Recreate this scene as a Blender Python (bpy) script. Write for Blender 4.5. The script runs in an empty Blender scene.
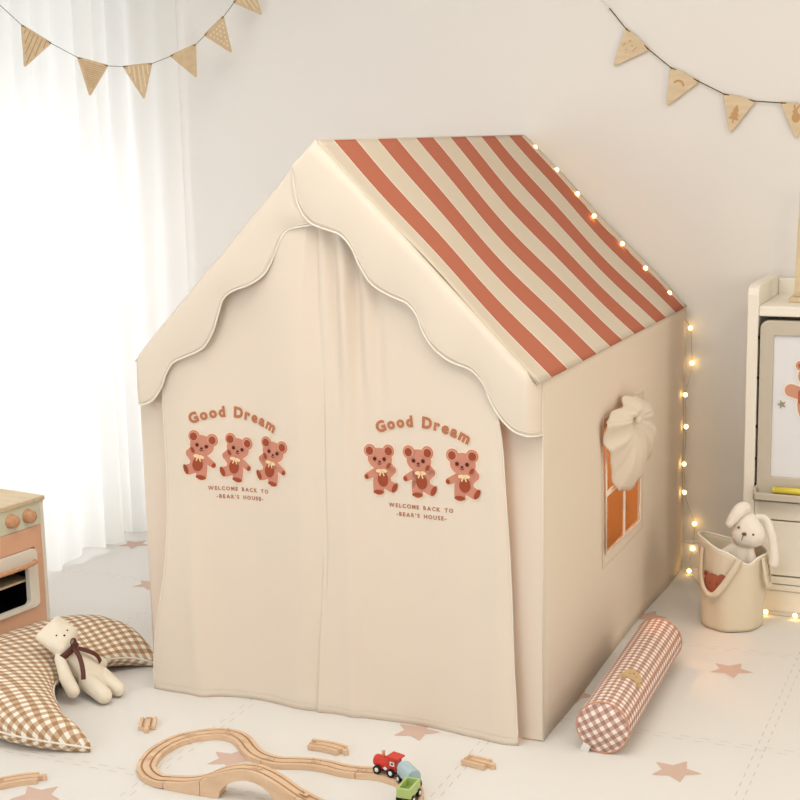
import bpy, bmesh, math, random
from mathutils import Vector, Matrix, noise
PI = math.pi
sc = bpy.context.scene
COL = sc.collection
random.seed(4)
# ---------------------------------------------------------------- camera
S = 1/1.2
cam_d = bpy.data.cameras.new('camera')
cam = bpy.data.objects.new('camera', cam_d); COL.objects.link(cam)
yaw, pit, rol = -.411718969, .180076676, -.0204797577
fw = Vector((math.cos(pit)*math.sin(yaw), math.cos(pit)*math.cos(yaw), -math.sin(pit)))
rt = Vector((math.cos(yaw), -math.sin(yaw), 0)); up = rt.cross(fw)
r2 = math.cos(rol)*rt + math.sin(rol)*up; u2 = -math.sin(rol)*rt + math.cos(rol)*up
cm = Matrix((r2, u2, -fw)).transposed().to_4x4()
cm.translation = Vector((2.31184765*S, -3.44363425*S, 1.58048028*S))
cam.matrix_world = cm
cam_d.sensor_width = 36; cam_d.lens = 36*1448.66649/800
cam_d.clip_start = .05; cam_d.clip_end = 60
sc.camera = cam
# ---------------------------------------------------------------- world, lights, exposure
w = bpy.data.worlds.new('world'); sc.world = w; w.use_nodes = True
bg = w.node_tree.nodes['Background']; bg.inputs[0].default_value = (.93, .97, 1, 1); bg.inputs[1].default_value = 1.35
def area(name, loc, target, sx, sy, power, col):
    d = bpy.data.lights.new(name, 'AREA'); d.shape = 'RECTANGLE'; d.size = sx; d.size_y = sy
    d.energy = power; d.color = col
    o = bpy.data.objects.new(name, d); COL.objects.link(o); o.location = loc
    o.rotation_euler = (Vector(target)-Vector(loc)).to_track_quat('-Z', 'Y').to_euler()
    return o
area('balcony_daylight', (-1.6, .55, .85), (-.3, .55, .05), 2.0, 1.2, 18, (1, 1, 1))
area('rear_fill', (-.2, -4.25, 1.55), (.3, 0, .9), 2.2, 1.7, 27, (.95, .98, 1))  # unseen area light added behind the camera to light the tent front
area('side_fill', (3.25, -2.2, 1.6), (.5, .3, .7), 1.6, 1.5, 7, (1, .99, .97))  # fill light added by the right wall, which has no window
area('warm_side_fill', (3.1, .15, 1.15), (1, .5, .45), .6, .8, 8, (1, .88, .70))  # warm fill added off-frame for the tent's right side, no lamp stands there
area('nook_fill', (2.1, -.9, 1.95), (1.15, .9, .35), .4, .4, 5, (1, .82, .58))  # unseen warm fill added to brighten the nook by the basket
area('overhead_fill', (.9, -1.0, 2.6), (.9, -.9, 0), 1.6, 1.6, 27, (1, .98, .92))  # broad overhead fill, added without any fixture on the ceiling
pd = bpy.data.lights.new('tent_fill', 'POINT'); pd.energy = 13; pd.color = (1, .46, .16); pd.shadow_soft_size = .06  # unseen point light added to make the tent interior glow warm
po = bpy.data.objects.new('tent_fill', pd); COL.objects.link(po); po.location = (.5, .75, 1.12)
vs = sc.view_settings
vs.view_transform = 'Standard'; vs.look = 'None'; vs.exposure = 0.03; vs.gamma = 1; vs.use_curve_mapping = False
# ---------------------------------------------------------------- materials
def lin(c):
    c = c/255
    return c/12.92 if c <= .04045 else ((c+.055)/1.055)**2.4
def C3(r, g, b): return (lin(r), lin(g), lin(b), 1)
def mat(name, col, rough=.8, bump=0, scale=60, spec=.3, metal=0, emit=0, var=0):
    m = bpy.data.materials.new(name); m.use_nodes = True
    nt = m.node_tree; b = nt.nodes['Principled BSDF']
    b.inputs['Base Color'].default_value = C3(*col)
    b.inputs['Roughness'].default_value = rough
    b.inputs['Specular IOR Level'].default_value = spec
    b.inputs['Metallic'].default_value = metal
    tc = nt.nodes.new('ShaderNodeTexCoord')
    nz = nt.nodes.new('ShaderNodeTexNoise'); nz.inputs['Scale'].default_value = scale; nz.inputs['Detail'].default_value = 4
    nt.links.new(tc.outputs['Object'], nz.inputs['Vector'])
    if bump:
        bp = nt.nodes.new('ShaderNodeBump'); bp.inputs['Strength'].default_value = bump; bp.inputs['Distance'].default_value = .002
        nt.links.new(nz.outputs['Fac'], bp.inputs['Height']); nt.links.new(bp.outputs['Normal'], b.inputs['Normal'])
    if var:
        mx = nt.nodes.new('ShaderNodeMix'); mx.data_type = 'RGBA'
        mx.inputs['A'].default_value = C3(*col); mx.inputs['B'].default_value = C3(*[max(0, c-var) for c in col])
        nt.links.new(nz.outputs['Fac'], mx.inputs['Factor']); nt.links.new(mx.outputs['Result'], b.inputs['Base Color'])
    if emit:
        b.inputs['Emission Color'].default_value = C3(*col); b.inputs['Emission Strength'].default_value = emit
    return m
def fabric(name, col, transl=.25, bump=.25, scale=900, tcol=None):
    m = mat(name, col, .95, bump, scale, .1)
    nt = m.node_tree; b = nt.nodes['Principled BSDF']; out = nt.nodes['Material Output']
    t = nt.nodes.new('ShaderNodeBsdfTranslucent'); t.inputs[0].default_value = C3(*(tcol or col))
    mx = nt.nodes.new('ShaderNodeMixShader'); mx.inputs[0].default_value = transl
    nt.links.new(b.outputs[0], mx.inputs[1]); nt.links.new(t.outputs[0], mx.inputs[2]); nt.links.new(mx.outputs[0], out.inputs[0])
    return m
def wood(name, col, dark, scale=14, rough=.55, stretch=(1, 6, 6)):
    m = mat(name, col, rough, 0, 40, .35)
    nt = m.node_tree; b = nt.nodes['Principled BSDF']
    tc = nt.nodes.new('ShaderNodeTexCoord'); mp = nt.nodes.new('ShaderNodeMapping'); mp.inputs['Scale'].default_value = stretch
    nz = nt.nodes.new('ShaderNodeTexNoise'); nz.inputs['Scale'].default_value = scale; nz.inputs['Detail'].default_value = 6
    cr = nt.nodes.new('ShaderNodeValToRGB')
    cr.color_ramp.elements[0].position = .3; cr.color_ramp.elements[0].color = C3(*dark)
    cr.color_ramp.elements[1].position = .65; cr.color_ramp.elements[1].color = C3(*col)
    nt.links.new(tc.outputs['Object'], mp.inputs[0]); nt.links.new(mp.outputs[0], nz.inputs['Vector'])
    nt.links.new(nz.outputs['Fac'], cr.inputs[0]); nt.links.new(cr.outputs[0], b.inputs['Base Color'])
    return m
def gingham(name, white, mid, dark, per):
    """woven check from the mesh's own UVs (in metres)"""
    m = mat(name, white, .95, .3, 900, .1)
    nt = m.node_tree; b = nt.nodes['Principled BSDF']
    uv = nt.nodes.new('ShaderNodeUVMap'); sp = nt.nodes.new('ShaderNodeSeparateXYZ')
    nt.links.new(uv.outputs[0], sp.inputs[0])
    def band(sock):
        a = nt.nodes.new('ShaderNodeMath'); a.operation = 'MULTIPLY'; a.inputs[1].default_value = 1/per
        f = nt.nodes.new('ShaderNodeMath'); f.operation = 'FRACT'
        g = nt.nodes.new('ShaderNodeMath'); g.operation = 'GREATER_THAN'; g.inputs[1].default_value = .5
        nt.links.new(sock, a.inputs[0]); nt.links.new(a.outputs[0], f.inputs[0]); nt.links.new(f.outputs[0], g.inputs[0])
        return g.outputs[0]
    u = band(sp.outputs['X']); v = band(sp.outputs['Y'])
    s = nt.nodes.new('ShaderNodeMath'); s.operation = 'ADD'; nt.links.new(u, s.inputs[0]); nt.links.new(v, s.inputs[1])
    h = nt.nodes.new('ShaderNodeMath'); h.operation = 'MULTIPLY'; h.inputs[1].default_value = .5; nt.links.new(s.outputs[0], h.inputs[0])
    cr = nt.nodes.new('ShaderNodeValToRGB'); cr.color_ramp.interpolation = 'CONSTANT'
    e = cr.color_ramp.elements; e[0].position = 0; e[0].color = C3(*white); e[1].position = .25; e[1].color = C3(*mid)
    x = e.new(.75); x.color = C3(*dark)
    nt.links.new(h.outputs[0], cr.inputs[0]); nt.links.new(cr.outputs[0], b.inputs['Base Color'])
    return m
M_wall = mat('wall_paint', (232, 229, 225), .9, .08, 30, .2)
M_white = mat('white_paint', (238, 234, 226), .6, 0, 30, .3)
M_ceil = mat('ceiling_paint', (240, 237, 232), .9)
M_floor = mat('foam_mat', (229, 226, 222), .75, .15, 250, .25, var=4)
M_star = mat('star_print', (210, 182, 168), .8, .1, 250, .2)
M_seam = mat('mat_seam', (192, 182, 168), .9)
M_tent = fabric('cotton_cream', (240, 227, 211), .10, tcol=(244, 222, 196))
M_tent_side = M_tent
M_roof = fabric('roof_cream', (216, 203, 185), .04, tcol=(236, 212, 176))
M_rust = fabric('roof_rust', (187, 113, 90), .02)
M_pipe = mat('piping_cream', (242, 234, 221), .9, .2, 900, .1)
M_sheer = fabric('sheer_white', (250, 249, 247), .7, .05, tcol=(252, 251, 248))
M_p_out = mat('print_outline', (250, 226, 200), .9, spec=.1)
M_p_body = mat('print_bear_brown', (207, 142, 122), .9, spec=.1)
M_p_dark = mat('print_bear_dark', (162, 80, 56), .9, spec=.1)
M_p_eye = mat('print_bear_eye', (104, 48, 36), .9, spec=.1)
M_p_txt = mat('print_text', (186, 122, 92), .9, spec=.1)
M_p_bow = mat('print_bow', (250, 216, 172), .9, spec=.1)
M_p_ear = mat('print_ear', (214, 160, 140), .9, spec=.1)
M_pine = wood('pine', (220, 200, 168), (208, 186, 151), 10)
M_beech = wood('beech', (226, 194, 163), (212, 176, 142), 9)
M_beech_d = mat('beech_groove', (188, 152, 116), .7)
M_engr = mat('engraving', (196, 156, 110), .8)
M_engl = mat('pale_paint_on_wood', (240, 222, 190), .8)
M_cord = mat('cord', (84, 66, 50), .8)
M_gcord = mat('pale_cord', (222, 202, 170), .8)
M_pole = wood('pole_pine', (222, 186, 140), (200, 160, 112))
M_moon = gingham('gingham_tan', (244, 238, 226), (205, 176, 146), (172, 136, 102), .0215)
M_bol = gingham('gingham_rose', (246, 236, 228), (206, 172, 158), (170, 134, 124), .0185)
M_bol_pipe = mat('bolster_piping', (208, 156, 132), .9, .2, 900, .1)
M_plush = mat('plush_cream', (240, 229, 210), .95, .5, 500, .1)
M_bunny = mat('plush_white', (240, 232, 220), .95, .8, 350, .1)
M_grey = mat('embroidery_taupe', (120, 98, 84), .9)
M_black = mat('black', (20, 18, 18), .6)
M_ribbon = mat('ribbon_brown', (92, 42, 30), .5, spec=.5)
M_canvas = fabric('canvas_ivory', (242, 228, 204), .1, .5)
M_terr = mat('patch_terracotta', (176, 104, 80), .9, .3, 600)
M_tag = mat('white_label', (240, 236, 228), .8)
M_cab = mat('cabinet_white', (238, 232, 220), .5, 0, 30, .4)
M_cabgap = mat('cabinet_shadow_gap', (90, 80, 70), .8)
M_frame = mat('board_frame_greige', (196, 187, 172), .5, 0, 30, .4)
M_board = mat('whiteboard', (228, 228, 232), .25, 0, 30, .5)
M_yellow = mat('marker_yellow', (232, 214, 84), .4)
M_mbear = mat('magnet_bear_tan', (206, 150, 124), .6)
M_mred = mat('magnet_bear_red', (190, 92, 70), .6)
M_mleaf = mat('magnet_leaf', (150, 146, 120), .6)
M_pink = mat('kitchen_peach', (232, 182, 150), .55)
M_sage = mat('kitchen_sage', (219, 220, 196), .55)
M_kwhite = mat('kitchen_cream', (240, 232, 218), .5)
M_knob = wood('knob_wood', (216, 166, 128), (204, 150, 112), 20)
M_red = mat('train_red', (206, 52, 36), .35, spec=.5)
M_green = mat('wagon_green', (178, 200, 124), .4, spec=.5)
M_green_d = mat('wagon_green_inside', (150, 172, 92), .5)
M_blue = mat('wagon_blue', (172, 196, 204), .4, spec=.5)
M_tire = mat('wheel_black', (28, 26, 28), .5)
M_hub = mat('wheel_hub_white', (240, 238, 234), .5)
M_bulb = mat('bulb_warm', (255, 205, 120), .4, emit=8)
M_wire = mat('copper_wire', (206, 178, 136), .5)
M_glass = bpy.data.materials.new('pane_glass'); M_glass.use_nodes = True
_b = M_glass.node_tree.nodes['Principled BSDF']; _b.inputs['Transmission Weight'].default_value = 1; _b.inputs['Roughness'].default_value = 0; _b.inputs['IOR'].default_value = 1.05
# ---------------------------------------------------------------- mesh helpers
class B:
    def __init__(s): s.v = []; s.f = []; s.m = []; s.uv = {}; s.smooth = []
    def add(s, v, f, mi=0, sm=False):
        o = len(s.v); s.v += [tuple(x) for x in v]
        for q in f: s.f.append([i+o for i in q]); s.m.append(mi); s.smooth.append(sm)
        return s
    def box(s, c, d, mi=0, rot=None):
        x, y, z = [k/2 for k in d]
        v = [Vector((a*x, b*y, e*z)) for a in (-1, 1) for b in (-1, 1) for e in (-1, 1)]
        if rot is not None: v = [rot @ p for p in v]
        v = [p + Vector(c) for p in v]
        return s.add(v, [(0, 1, 3, 2), (4, 6, 7, 5), (0, 4, 5, 1), (2, 3, 7, 6), (0, 2, 6, 4), (1, 5, 7, 3)], mi)
    def span(s, a, b, mi=0):
        return s.box([(p+q)/2 for p, q in zip(a, b)], [abs(q-p) for p, q in zip(a, b)], mi)
    def prism(s, poly, fn, t0, t1, mi=0, sm=False):
        """poly: list of 2D; fn(u,v,t)->3D"""
        n = len(poly)
        v = [fn(u, q, t0) for u, q in poly] + [fn(u, q, t1) for u, q in poly]
        return s.add(v, [list(range(n))[::-1], list(range(n, 2*n))] + [(i, (i+1) % n, n+(i+1) % n, n+i) for i in range(n)], mi, sm)
    def tube(s, pts, r, n=8, mi=0, closed=False):
        pts = [Vector(p) for p in pts]; N = len(pts); v = []; f = []
        rr = r if isinstance(r, (list, tuple)) else [r]*N
        prev = None
        for i, p in enumerate(pts):
            a = pts[(i-1) % N] if (closed or i > 0) else p
            b = pts[(i+1) % N] if (closed or i < N-1) else p
            t = (b-a).normalized()
            if prev is None:
                prev = t.orthogonal().normalized()
            nn = (prev - t*prev.dot(t)).normalized(); prev = nn; bb = t.cross(nn)
            for k in range(n):
                an = 2*PI*k/n; v.append(p + (nn*math.cos(an)+bb*math.sin(an))*rr[i])
        for i in range(N if closed else N-1):
            for k in range(n):
                j = (i+1) % N
                f.append((i*n+k, i*n+(k+1) % n, j*n+(k+1) % n, j*n+k))
        if not closed: f += [list(range(n))[::-1], [(N-1)*n+k for k in range(n)]]
        return s.add(v, f, mi, True)
    def lathe(s, prof, n=32, fn=lambda p: p, mi=0, close=True):
        v = []; f = []
        for r, z in prof:
            for k in range(n): v.append(fn(Vector((r*math.cos(2*PI*k/n), r*math.sin(2*PI*k/n), z))))
        for i in range(len(prof)-1):
            for k in range(n): f.append((i*n+k, i*n+(k+1) % n, (i+1)*n+(k+1) % n, (i+1)*n+k))
        if close: f += [list(range(n))[::-1], [(len(prof)-1)*n+k for k in range(n)]]
        return s.add(v, f, mi, True)
    def ball(s, c, r, rot=None, n=20, m=12, mi=0):
        rr = r if isinstance(r, (list, tuple)) else (r, r, r); v = []; f = []
        for i in range(m+1):
            th = PI*i/m
            for k in range(n):
                p = Vector((rr[0]*math.sin(th)*math.cos(2*PI*k/n), rr[1]*math.sin(th)*math.sin(2*PI*k/n), rr[2]*math.cos(th)))
                if rot is not None: p = rot @ p
                v.append(p+Vector(c))
        for i in range(m):
            for k in range(n): f.append((i*n+k, (i+1)*n+k, (i+1)*n+(k+1) % n, i*n+(k+1) % n))
        return s.add(v, f, mi, True)
    def hull(s, balls, mi=0):
        bm = bmesh.new()
        for c, r in balls:
            for i in range(1, 12):
                th = PI*i/12
                for k in range(18): bm.verts.new(Vector(c)+Vector((math.sin(th)*math.cos(k*PI/9), math.sin(th)*math.sin(k*PI/9), math.cos(th)))*r)
        bmesh.ops.convex_hull(bm, input=bm.verts)
        bmesh.ops.delete(bm, geom=[x for x in bm.verts if not x.link_faces], context='VERTS')
        bm.verts.index_update()
        s.add([x.co.copy() for x in bm.verts], [[x.index for x in q.verts] for q in bm.faces], mi, True); bm.free()
        return s
    def grid(s, fn, nu, nv, mi=0, closed_u=False, sm=True, mifn=None, keep=None):
        o = len(s.v); nn = nu if closed_u else nu+1
        for j in range(nv+1):
            for i in range(nn): s.v.append(tuple(fn(i/nu, j/nv)))
        for j in range(nv):
            for i in range(nu):
                if keep and not keep(i, j): continue
                a = o+j*nn+i; b = o+j*nn+(i+1) % nn
                s.f.append([a, b, b+nn, a+nn]); s.m.append(mifn(i, j) if mifn else mi); s.smooth.append(sm)
        return s
def make(name, b, mats, parent=None, bevel=0, seg=2, solid=0, sub=0, recalc=True, uvfn=None, off=0, voxel=0, smooth_all=False, weld=False):
    me = bpy.data.meshes.new(name); me.from_pydata(b.v, [], b.f)
    mats = mats if isinstance(mats, (list, tuple)) else [mats]
    for m in mats: me.materials.append(m)
    me.polygons.foreach_set('material_index', b.m)
    me.polygons.foreach_set('use_smooth', [bool(x) or smooth_all for x in b.smooth])
    if uvfn:
        ul = me.uv_layers.new(name='UVMap')
        for lp in me.loops: ul.data[lp.index].uv = uvfn(lp.vertex_index, me.vertices[lp.vertex_index].co)
    me.update()
    if recalc or weld:
        bm = bmesh.new(); bm.from_mesh(me)
        if weld: bmesh.ops.remove_doubles(bm, verts=bm.verts, dist=1e-5)
        bmesh.ops.recalc_face_normals(bm, faces=bm.faces); bm.to_mesh(me); bm.free()
    o = bpy.data.objects.new(name, me); COL.objects.link(o)
    if parent is not None: o.parent = parent
    if voxel:
        rm = o.modifiers.new('remesh', 'REMESH'); rm.mode = 'VOXEL'; rm.voxel_size = voxel; rm.use_smooth_shade = True
        s_ = o.modifiers.new('smooth', 'SMOOTH'); s_.factor = .6; s_.iterations = 8
    if solid:
        s_ = o.modifiers.new('solidify', 'SOLIDIFY'); s_.thickness = solid; s_.offset = off
    if bevel:
        v = o.modifiers.new('bevel', 'BEVEL'); v.width = bevel; v.segments = seg; v.limit_method = 'ANGLE'; v.angle_limit = R(40)
    if sub:
        v = o.modifiers.new('sub', 'SUBSURF'); v.levels = sub; v.render_levels = sub
    return o
def R(d): return math.radians(d)
def tag(o, label=None, cat=None, group=None, kind=None):
    for k, v in (('label', label), ('category', cat), ('group', group), ('kind', kind)):
        if v: o[k] = v
    return o
def thing(name, loc, label, cat, group=None, rz=0):
    o = bpy.data.objects.new(name, None); COL.objects.link(o); o.location = loc; o.rotation_euler = (0, 0, rz)
    o.empty_display_size = .05
    return tag(o, label, cat, group)
def struct(name, b, m, parent=None, **k):
    o = make(name, b, m, parent, **k)
    if parent is None: o['kind'] = 'structure'
    return o
def spline(P, n=8, closed=False):
    P = [Vector(p) for p in P]; N = len(P); out = []
    for i in range(N if closed else N-1):
        if closed: a, b, c, d = P[(i-1) % N], P[i], P[(i+1) % N], P[(i+2) % N]
        else: a, b, c, d = P[max(i-1, 0)], P[i], P[i+1], P[min(i+2, N-1)]
        for k in range(n):
            t = k/n
            out.append(.5*((2*b)+(c-a)*t+(2*a-5*b+4*c-d)*t*t+(3*b-a-3*c+d)*t**3))
    if not closed: out.append(P[-1])
    return out
def lerp_tab(tab, x):
    if x <= tab[0][0]: return tab[0][1]
    for (a, b), (c, d) in zip(tab, tab[1:]):
        if x <= c:
            t = (x-a)/(c-a); t = t*t*(3-2*t) if False else t
            return b+(d-b)*t
    return tab[-1][1]
def fan3(bb, P, T, mi):
    """fill a small 2D outline with rings so that it follows a curved surface"""
    n = len(P); cx = sum(p[0] for p in P)/n; cy_ = sum(p[1] for p in P)/n; v = [T(cx, cy_)]
    for q in (.25, .5, .75, 1): v += [T(cx+(p[0]-cx)*q, cy_+(p[1]-cy_)*q) for p in P]
    f = [(0, 1+i, 1+(i+1) % n) for i in range(n)]
    for k in (0, 1, 2): f += [(1+k*n+i, 1+(k+1)*n+i, 1+(k+1)*n+(i+1) % n, 1+k*n+(i+1) % n) for i in range(n)]
    bb.add(v, f, mi)
def circ(cx, cy, rx, ry=None, n=20, a=0):
    ry = ry or rx
    return [(cx+rx*math.cos(t)*math.cos(a)-ry*math.sin(t)*math.sin(a), cy+rx*math.cos(t)*math.sin(a)+ry*math.sin(t)*math.cos(a)) for t in [2*PI*k/n for k in range(n)]]
# ================================================================ the room
XL, XR, YB, YF, H = -.95, 3.3, 1.405, -4.3, 2.7
b = B(); b.span((XL-.1, YF-.1, -.05), (XR+.1, YB+.1, 0))
# printed stars and puzzle seams are part of the mat surface (thin ink and grooves)
def star(cx, cy, r, a0):
    P = []
    for k in range(10):
        a = a0+PI*k/5; q = r if k % 2 == 0 else r*.5
        if k % 2 == 0:
            for da in (-.07, 0, .07): P.append((cx+q*(1-.1*(da != 0))*math.cos(a+da), cy+q*(1-.1*(da != 0))*math.sin(a+da)))
        else: P.append((cx+q*math.cos(a), cy+q*math.sin(a)))
    b.add([(x, y, .0006) for x, y in P], [list(range(len(P)))], 1)
for cx, cy, a in [(1.303, -.044, 5), (1.301, .575, 0), (.716, -.045, 12), (1.012, .90, 8), (.985, .285, 4), (.131, .012, 10), (-.755, 1.04, 6),
                  (-.46, .68, 9), (.115, -.625, 3), (.40, -.325, 14), (1.9, .28, 5), (1.9, -.35, 9), (1.303, -.65, 2), (.72, -.66, 8),
                  (-.46, -.3, 7), (-1.0+.3, .35, 4), (1.6, .28, 0), (1.9, .9, 3)]:
    star(cx, cy, .055, R(a))
def seam(along, c, lo, hi):
    t = lo; k = 0
    while t < hi:
        L = .022
        for s_ in (-1, 1):
            if (k + (s_ > 0)) % 2 == 0 or True:
                o_ = c+s_*.009; tt = t+(.012 if s_ > 0 else 0)
                q = [(tt, o_-.0006), (tt+L, o_-.0006), (tt+L, o_+.0006), (tt, o_+.0006)]
                b.add([((u, v_, .0005) if along == 'x' else (v_, u, .0005)) for u, v_ in q], [(0, 1, 2, 3)], 2)
        t += .045; k += 1
for xs in (-.33, .285, .88, 1.45, 2.04): seam('y', xs, -1.6, 1.38)
for ys in (-1.05, -.46, .13, .72, 1.31): seam('x', ys, -.9, 2.6)
struct('floor', b, [M_floor, M_star, M_seam], recalc=False)
b = B(); b.span((XL-.1, YB, 0), (XR+.1, YB+.1, H)); struct('wall_back', b, M_wall)
b = B(); b.span((XR, YF, 0), (XR+.1, YB, H))
struct('wall_right', b, M_wall)
# left wall with a balcony-window opening
wy0, wy1, wz0, wz1 = -.75, 1.385, .04, 2.35
b = B(); b.span((XL-.1, YF, 0), (XL, wy0, H)); b.span((XL-.1, wy1, 0), (XL, YB, H)); b.span((XL-.1, wy0, wz1), (XL, wy1, H)); b.span((XL-.1, wy0, 0), (XL, wy1, wz0))
struct('wall_left', b, M_wall)
b = B(); b.span((XL-.1, YF-.1, 0), (-1.4+.0, YF, H)) if False else None
b.span((XL-.1, YF-.1, 0), (-1.35+.3, YF, H)) if False else None
b.span((XL-.1, YF-.1, 0), (XR+.1, YF, .7)); b.span((XL-.1, YF-.1, 2.4), (XR+.1, YF, H)); b.span((1.2, YF-.1, .7), (XR+.1, YF, 2.4))
struct('wall_front', b, M_wall)
b = B(); b.span((XL-.1, YF-.1, H), (XR+.1, YB+.1, H+.1)); struct('ceiling', b, M_ceil)
wn = B(); t_ = .05
for y in (wy0, (wy0+wy1)/2-t_/2, wy1-t_): wn.span((XL-.08, y, wz0), (XL-.03, y+t_, wz1))
for z in (wz0, wz1-t_): wn.span((XL-.08, wy0, z), (XL-.03, wy1, z+t_))
win = struct('window_1', wn, M_white, bevel=.004)
g = B(); g.span((XL-.058, wy0+.05, wz0+.05), (XL-.052, wy1-.05, wz1-.05)); make('pane', g, M_glass, win)
b = B(); b.span((XL, YB-.014, 0), (XR, YB, .075)); b.span((XL, YB-.01, .075), (XR, YB, .085)); struct('baseboard_back', b, M_wall)
b = B(); b.span((XL, wy1, 0), (XL+.014, YB-.014, .08)); struct('baseboard_left', b, M_white, bevel=.003)
# ---------------------------------------------------------------- sheer curtain
def curtain(name, y0, y1, nf, ph, label, seed, endx=None):
    rnd = random.Random(seed); am = [rnd.uniform(.6, 1.3) for _ in range(60)]
    def fn(u, v):
        z = 2.5*(1-v)+.012*v
        y = y0+(y1-y0)*u
        k = u*nf; i = int(k); a = am[i]*(1-(k-i))+am[i+1]*(k-i)
        x = -.835+.026*a*math.sin(2*PI*k+ph)+.012*math.sin(5.3*k+1.3*v)*v+.02*(v*v)*math.sin(3*u+1)
        y += .025*v*math.sin(4*u*PI+ph)-.05*v*(1-u)*.6
        if endx: 
            t = max(0, (u-.78)/.22)**1.5; x = x*(1-t)+(endx-.012*math.sin(2*PI*k+ph))*t if u < 1 else endx
        return (x, y, z+.012*v*math.sin(9*u*PI))
    c = B().grid(fn, nf*12, 26)
    o = make(name, c, M_sheer, None, recalc=False); tag(o, label, 'curtain')
    return o
curtain('sheer_curtain', .36, 1.385, 11, .4, 'white sheer floor-length curtain hanging in soft folds at the corner of the room', 3, endx=-.716)
curtain('sheer_curtain', -.78, .30, 12, 2.0, 'white sheer curtain hanging behind the toy kitchen at the left edge', 8)
rod = B(); rod.tube([(-.80, -.9, 2.53), (-.80, 1.40, 2.53)], .011, 12); o = make('curtain_rod', rod, M_white); tag(o, 'white curtain rod above the sheer curtains', 'curtain rod')
# ================================================================ play tent
W, D, HE, HA = 1.0, 1.376, .803, 1.309
tent = thing('play_tent', (0, 0, 0), 'large cream fabric playhouse tent with rust striped roof and two printed door curtains', 'play tent')
def rake(x): return HA-abs(x-.5)/.5*(HA-HE)
# roof panels, cream with rust stripes printed on the cloth
stripes = [(.049+.2345*k, .164+.2345*k) for k in range(6)]
ys = sorted({-.031, .03, D+.0} | {round(y, 4) for s_ in stripes for y in s_} | {round(y+e, 4) for s_ in stripes for y, e in ((s_[0], -.004), (s_[1], .004))})
ys2 = []
for a, c in zip(ys, ys[1:]):
    n = 1 if c-a < .01 else 4
    ys2 += [a+(c-a)*k/n for k in range(n)]
ys2.append(ys[-1])
for side in (1, -1):
    nu = 40
    def fn(u, v, side=side):
        i = round(v*(len(ys2)-1)); y = ys2[i]
        s_ = math.sin(PI*u)*.016*math.sin(PI*min(1, max(0, y/D)))**.5 if 0 < y < D else 0
        wob = .003*math.sin(9*u+7*y)*math.sin(PI*u)
        x = .5+side*(.5*u+.002); z = HA-(HA-HE)*u
        if side < 0: y = max(y, -.010)
        nrm = Vector((side*(HA-HE), 0, .5)).normalized()
        return Vector((x, y, z))-nrm*(s_+wob-.003)
    def mf(i, j):
        ym = (ys2[j]+ys2[j+1])/2; um = (i+.5)/nu
        if um < .99:
            for s_ in stripes:
                if s_[0] < ym < s_[1]: return 1
                if s_[0]-.0045 < ym < s_[0] or s_[1] < ym < s_[1]+.0045: return 2
        return 0
    make('roof_panel', B().grid(fn, nu, len(ys2)-1, mifn=mf), [M_roof, M_rust, M_pipe], tent, recalc=False, solid=.003)
# side walls
wY0, wY1, wZ0, wZ1 = .505, .845, .288, .605
def sidewall(x0, side, hole):
    yy = [0, .12, .25, .38, wY0, .6, .675, .76, wY1, .95, 1.08, 1.2, 1.3, D]
    zz = [.0006, .1, .2, wZ0, .36, .44, .52, wZ1, .68, .75, HE+.0]
    bb = B()
    def sub(a): 
        o_ = []
        for p, q in zip(a, a[1:]): o_ += [p+(q-p)*k/3 for k in range(3)]
        return o_+[a[-1]]
    Y, Z = sub(yy), sub(zz)
    def fn(u, v):
        y = Y[round(u*(len(Y)-1))]; z = Z[round(v*(len(Z)-1))]
        e = min(1, y/.1, (D-y)/.1, (HE-z)/.08)
        n_ = .005*noise.noise(Vector((y*3, z*2.2, side*3)))+.004*math.sin(y*6+1.5*z)
        return (x0+side*(n_-.003)*max(e, 0), y, z)
    def keep(i, j):
        if not hole: return True
        ym = (Y[i]+Y[i+1])/2; zm = (Z[j]+Z[j+1])/2
        return not (wY0 < ym < wY1 and wZ0 < zm < wZ1)
    bb.grid(fn, len(Y)-1, len(Z)-1, keep=keep)
    return make('side_wall', bb, M_tent, tent, recalc=False, solid=.002, smooth_all=True)
sidewall(W, 1, True); sidewall(0, -1, False)
# window of the right wall: hem, glazing bars and gathered ruffle
hm = B()
P = [(wY0, wZ0), (wY1, wZ0), (wY1, wZ1), (wY0, wZ1)]
hm.tube([(W+.001, y, z) for y, z in P], .0026, 6, closed=True)
make('window_hem', hm, M_pipe, tent)
hb = B(); hb.span((W-.002, .675, wZ0), (W+.002, .689, wZ1)); hb.span((W-.002, wY0, .432), (W+.002, wY1, .446))
make('glazing_bar', hb, M_pipe, tent, bevel=.001)
fl = B()
P = [(wY0-.03, wZ0-.03), (wY1+.03, wZ0-.03), (wY1+.03, wZ1+.03), (wY0-.03, wZ1+.03)]
fl.tube([(W+.0012, y, z) for y, z in P], .0008, 5, closed=True)
make('window_stitching', fl, M_tent, tent)
K = (.635, .606)
oc = [(.455, .622), (.47, .565), (.51, .51), (.54, .455), (.60, .428), (.70, .412), (.79, .418), (.89, .445), (.94, .50), (.925, .56), (.875, .605), (.77, .64), (.67, .66), (.60, .65), (.50, .638)]
ocs = spline([(y, z, 0) for y, z in oc], 16, True)
NB = len(ocs)
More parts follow.
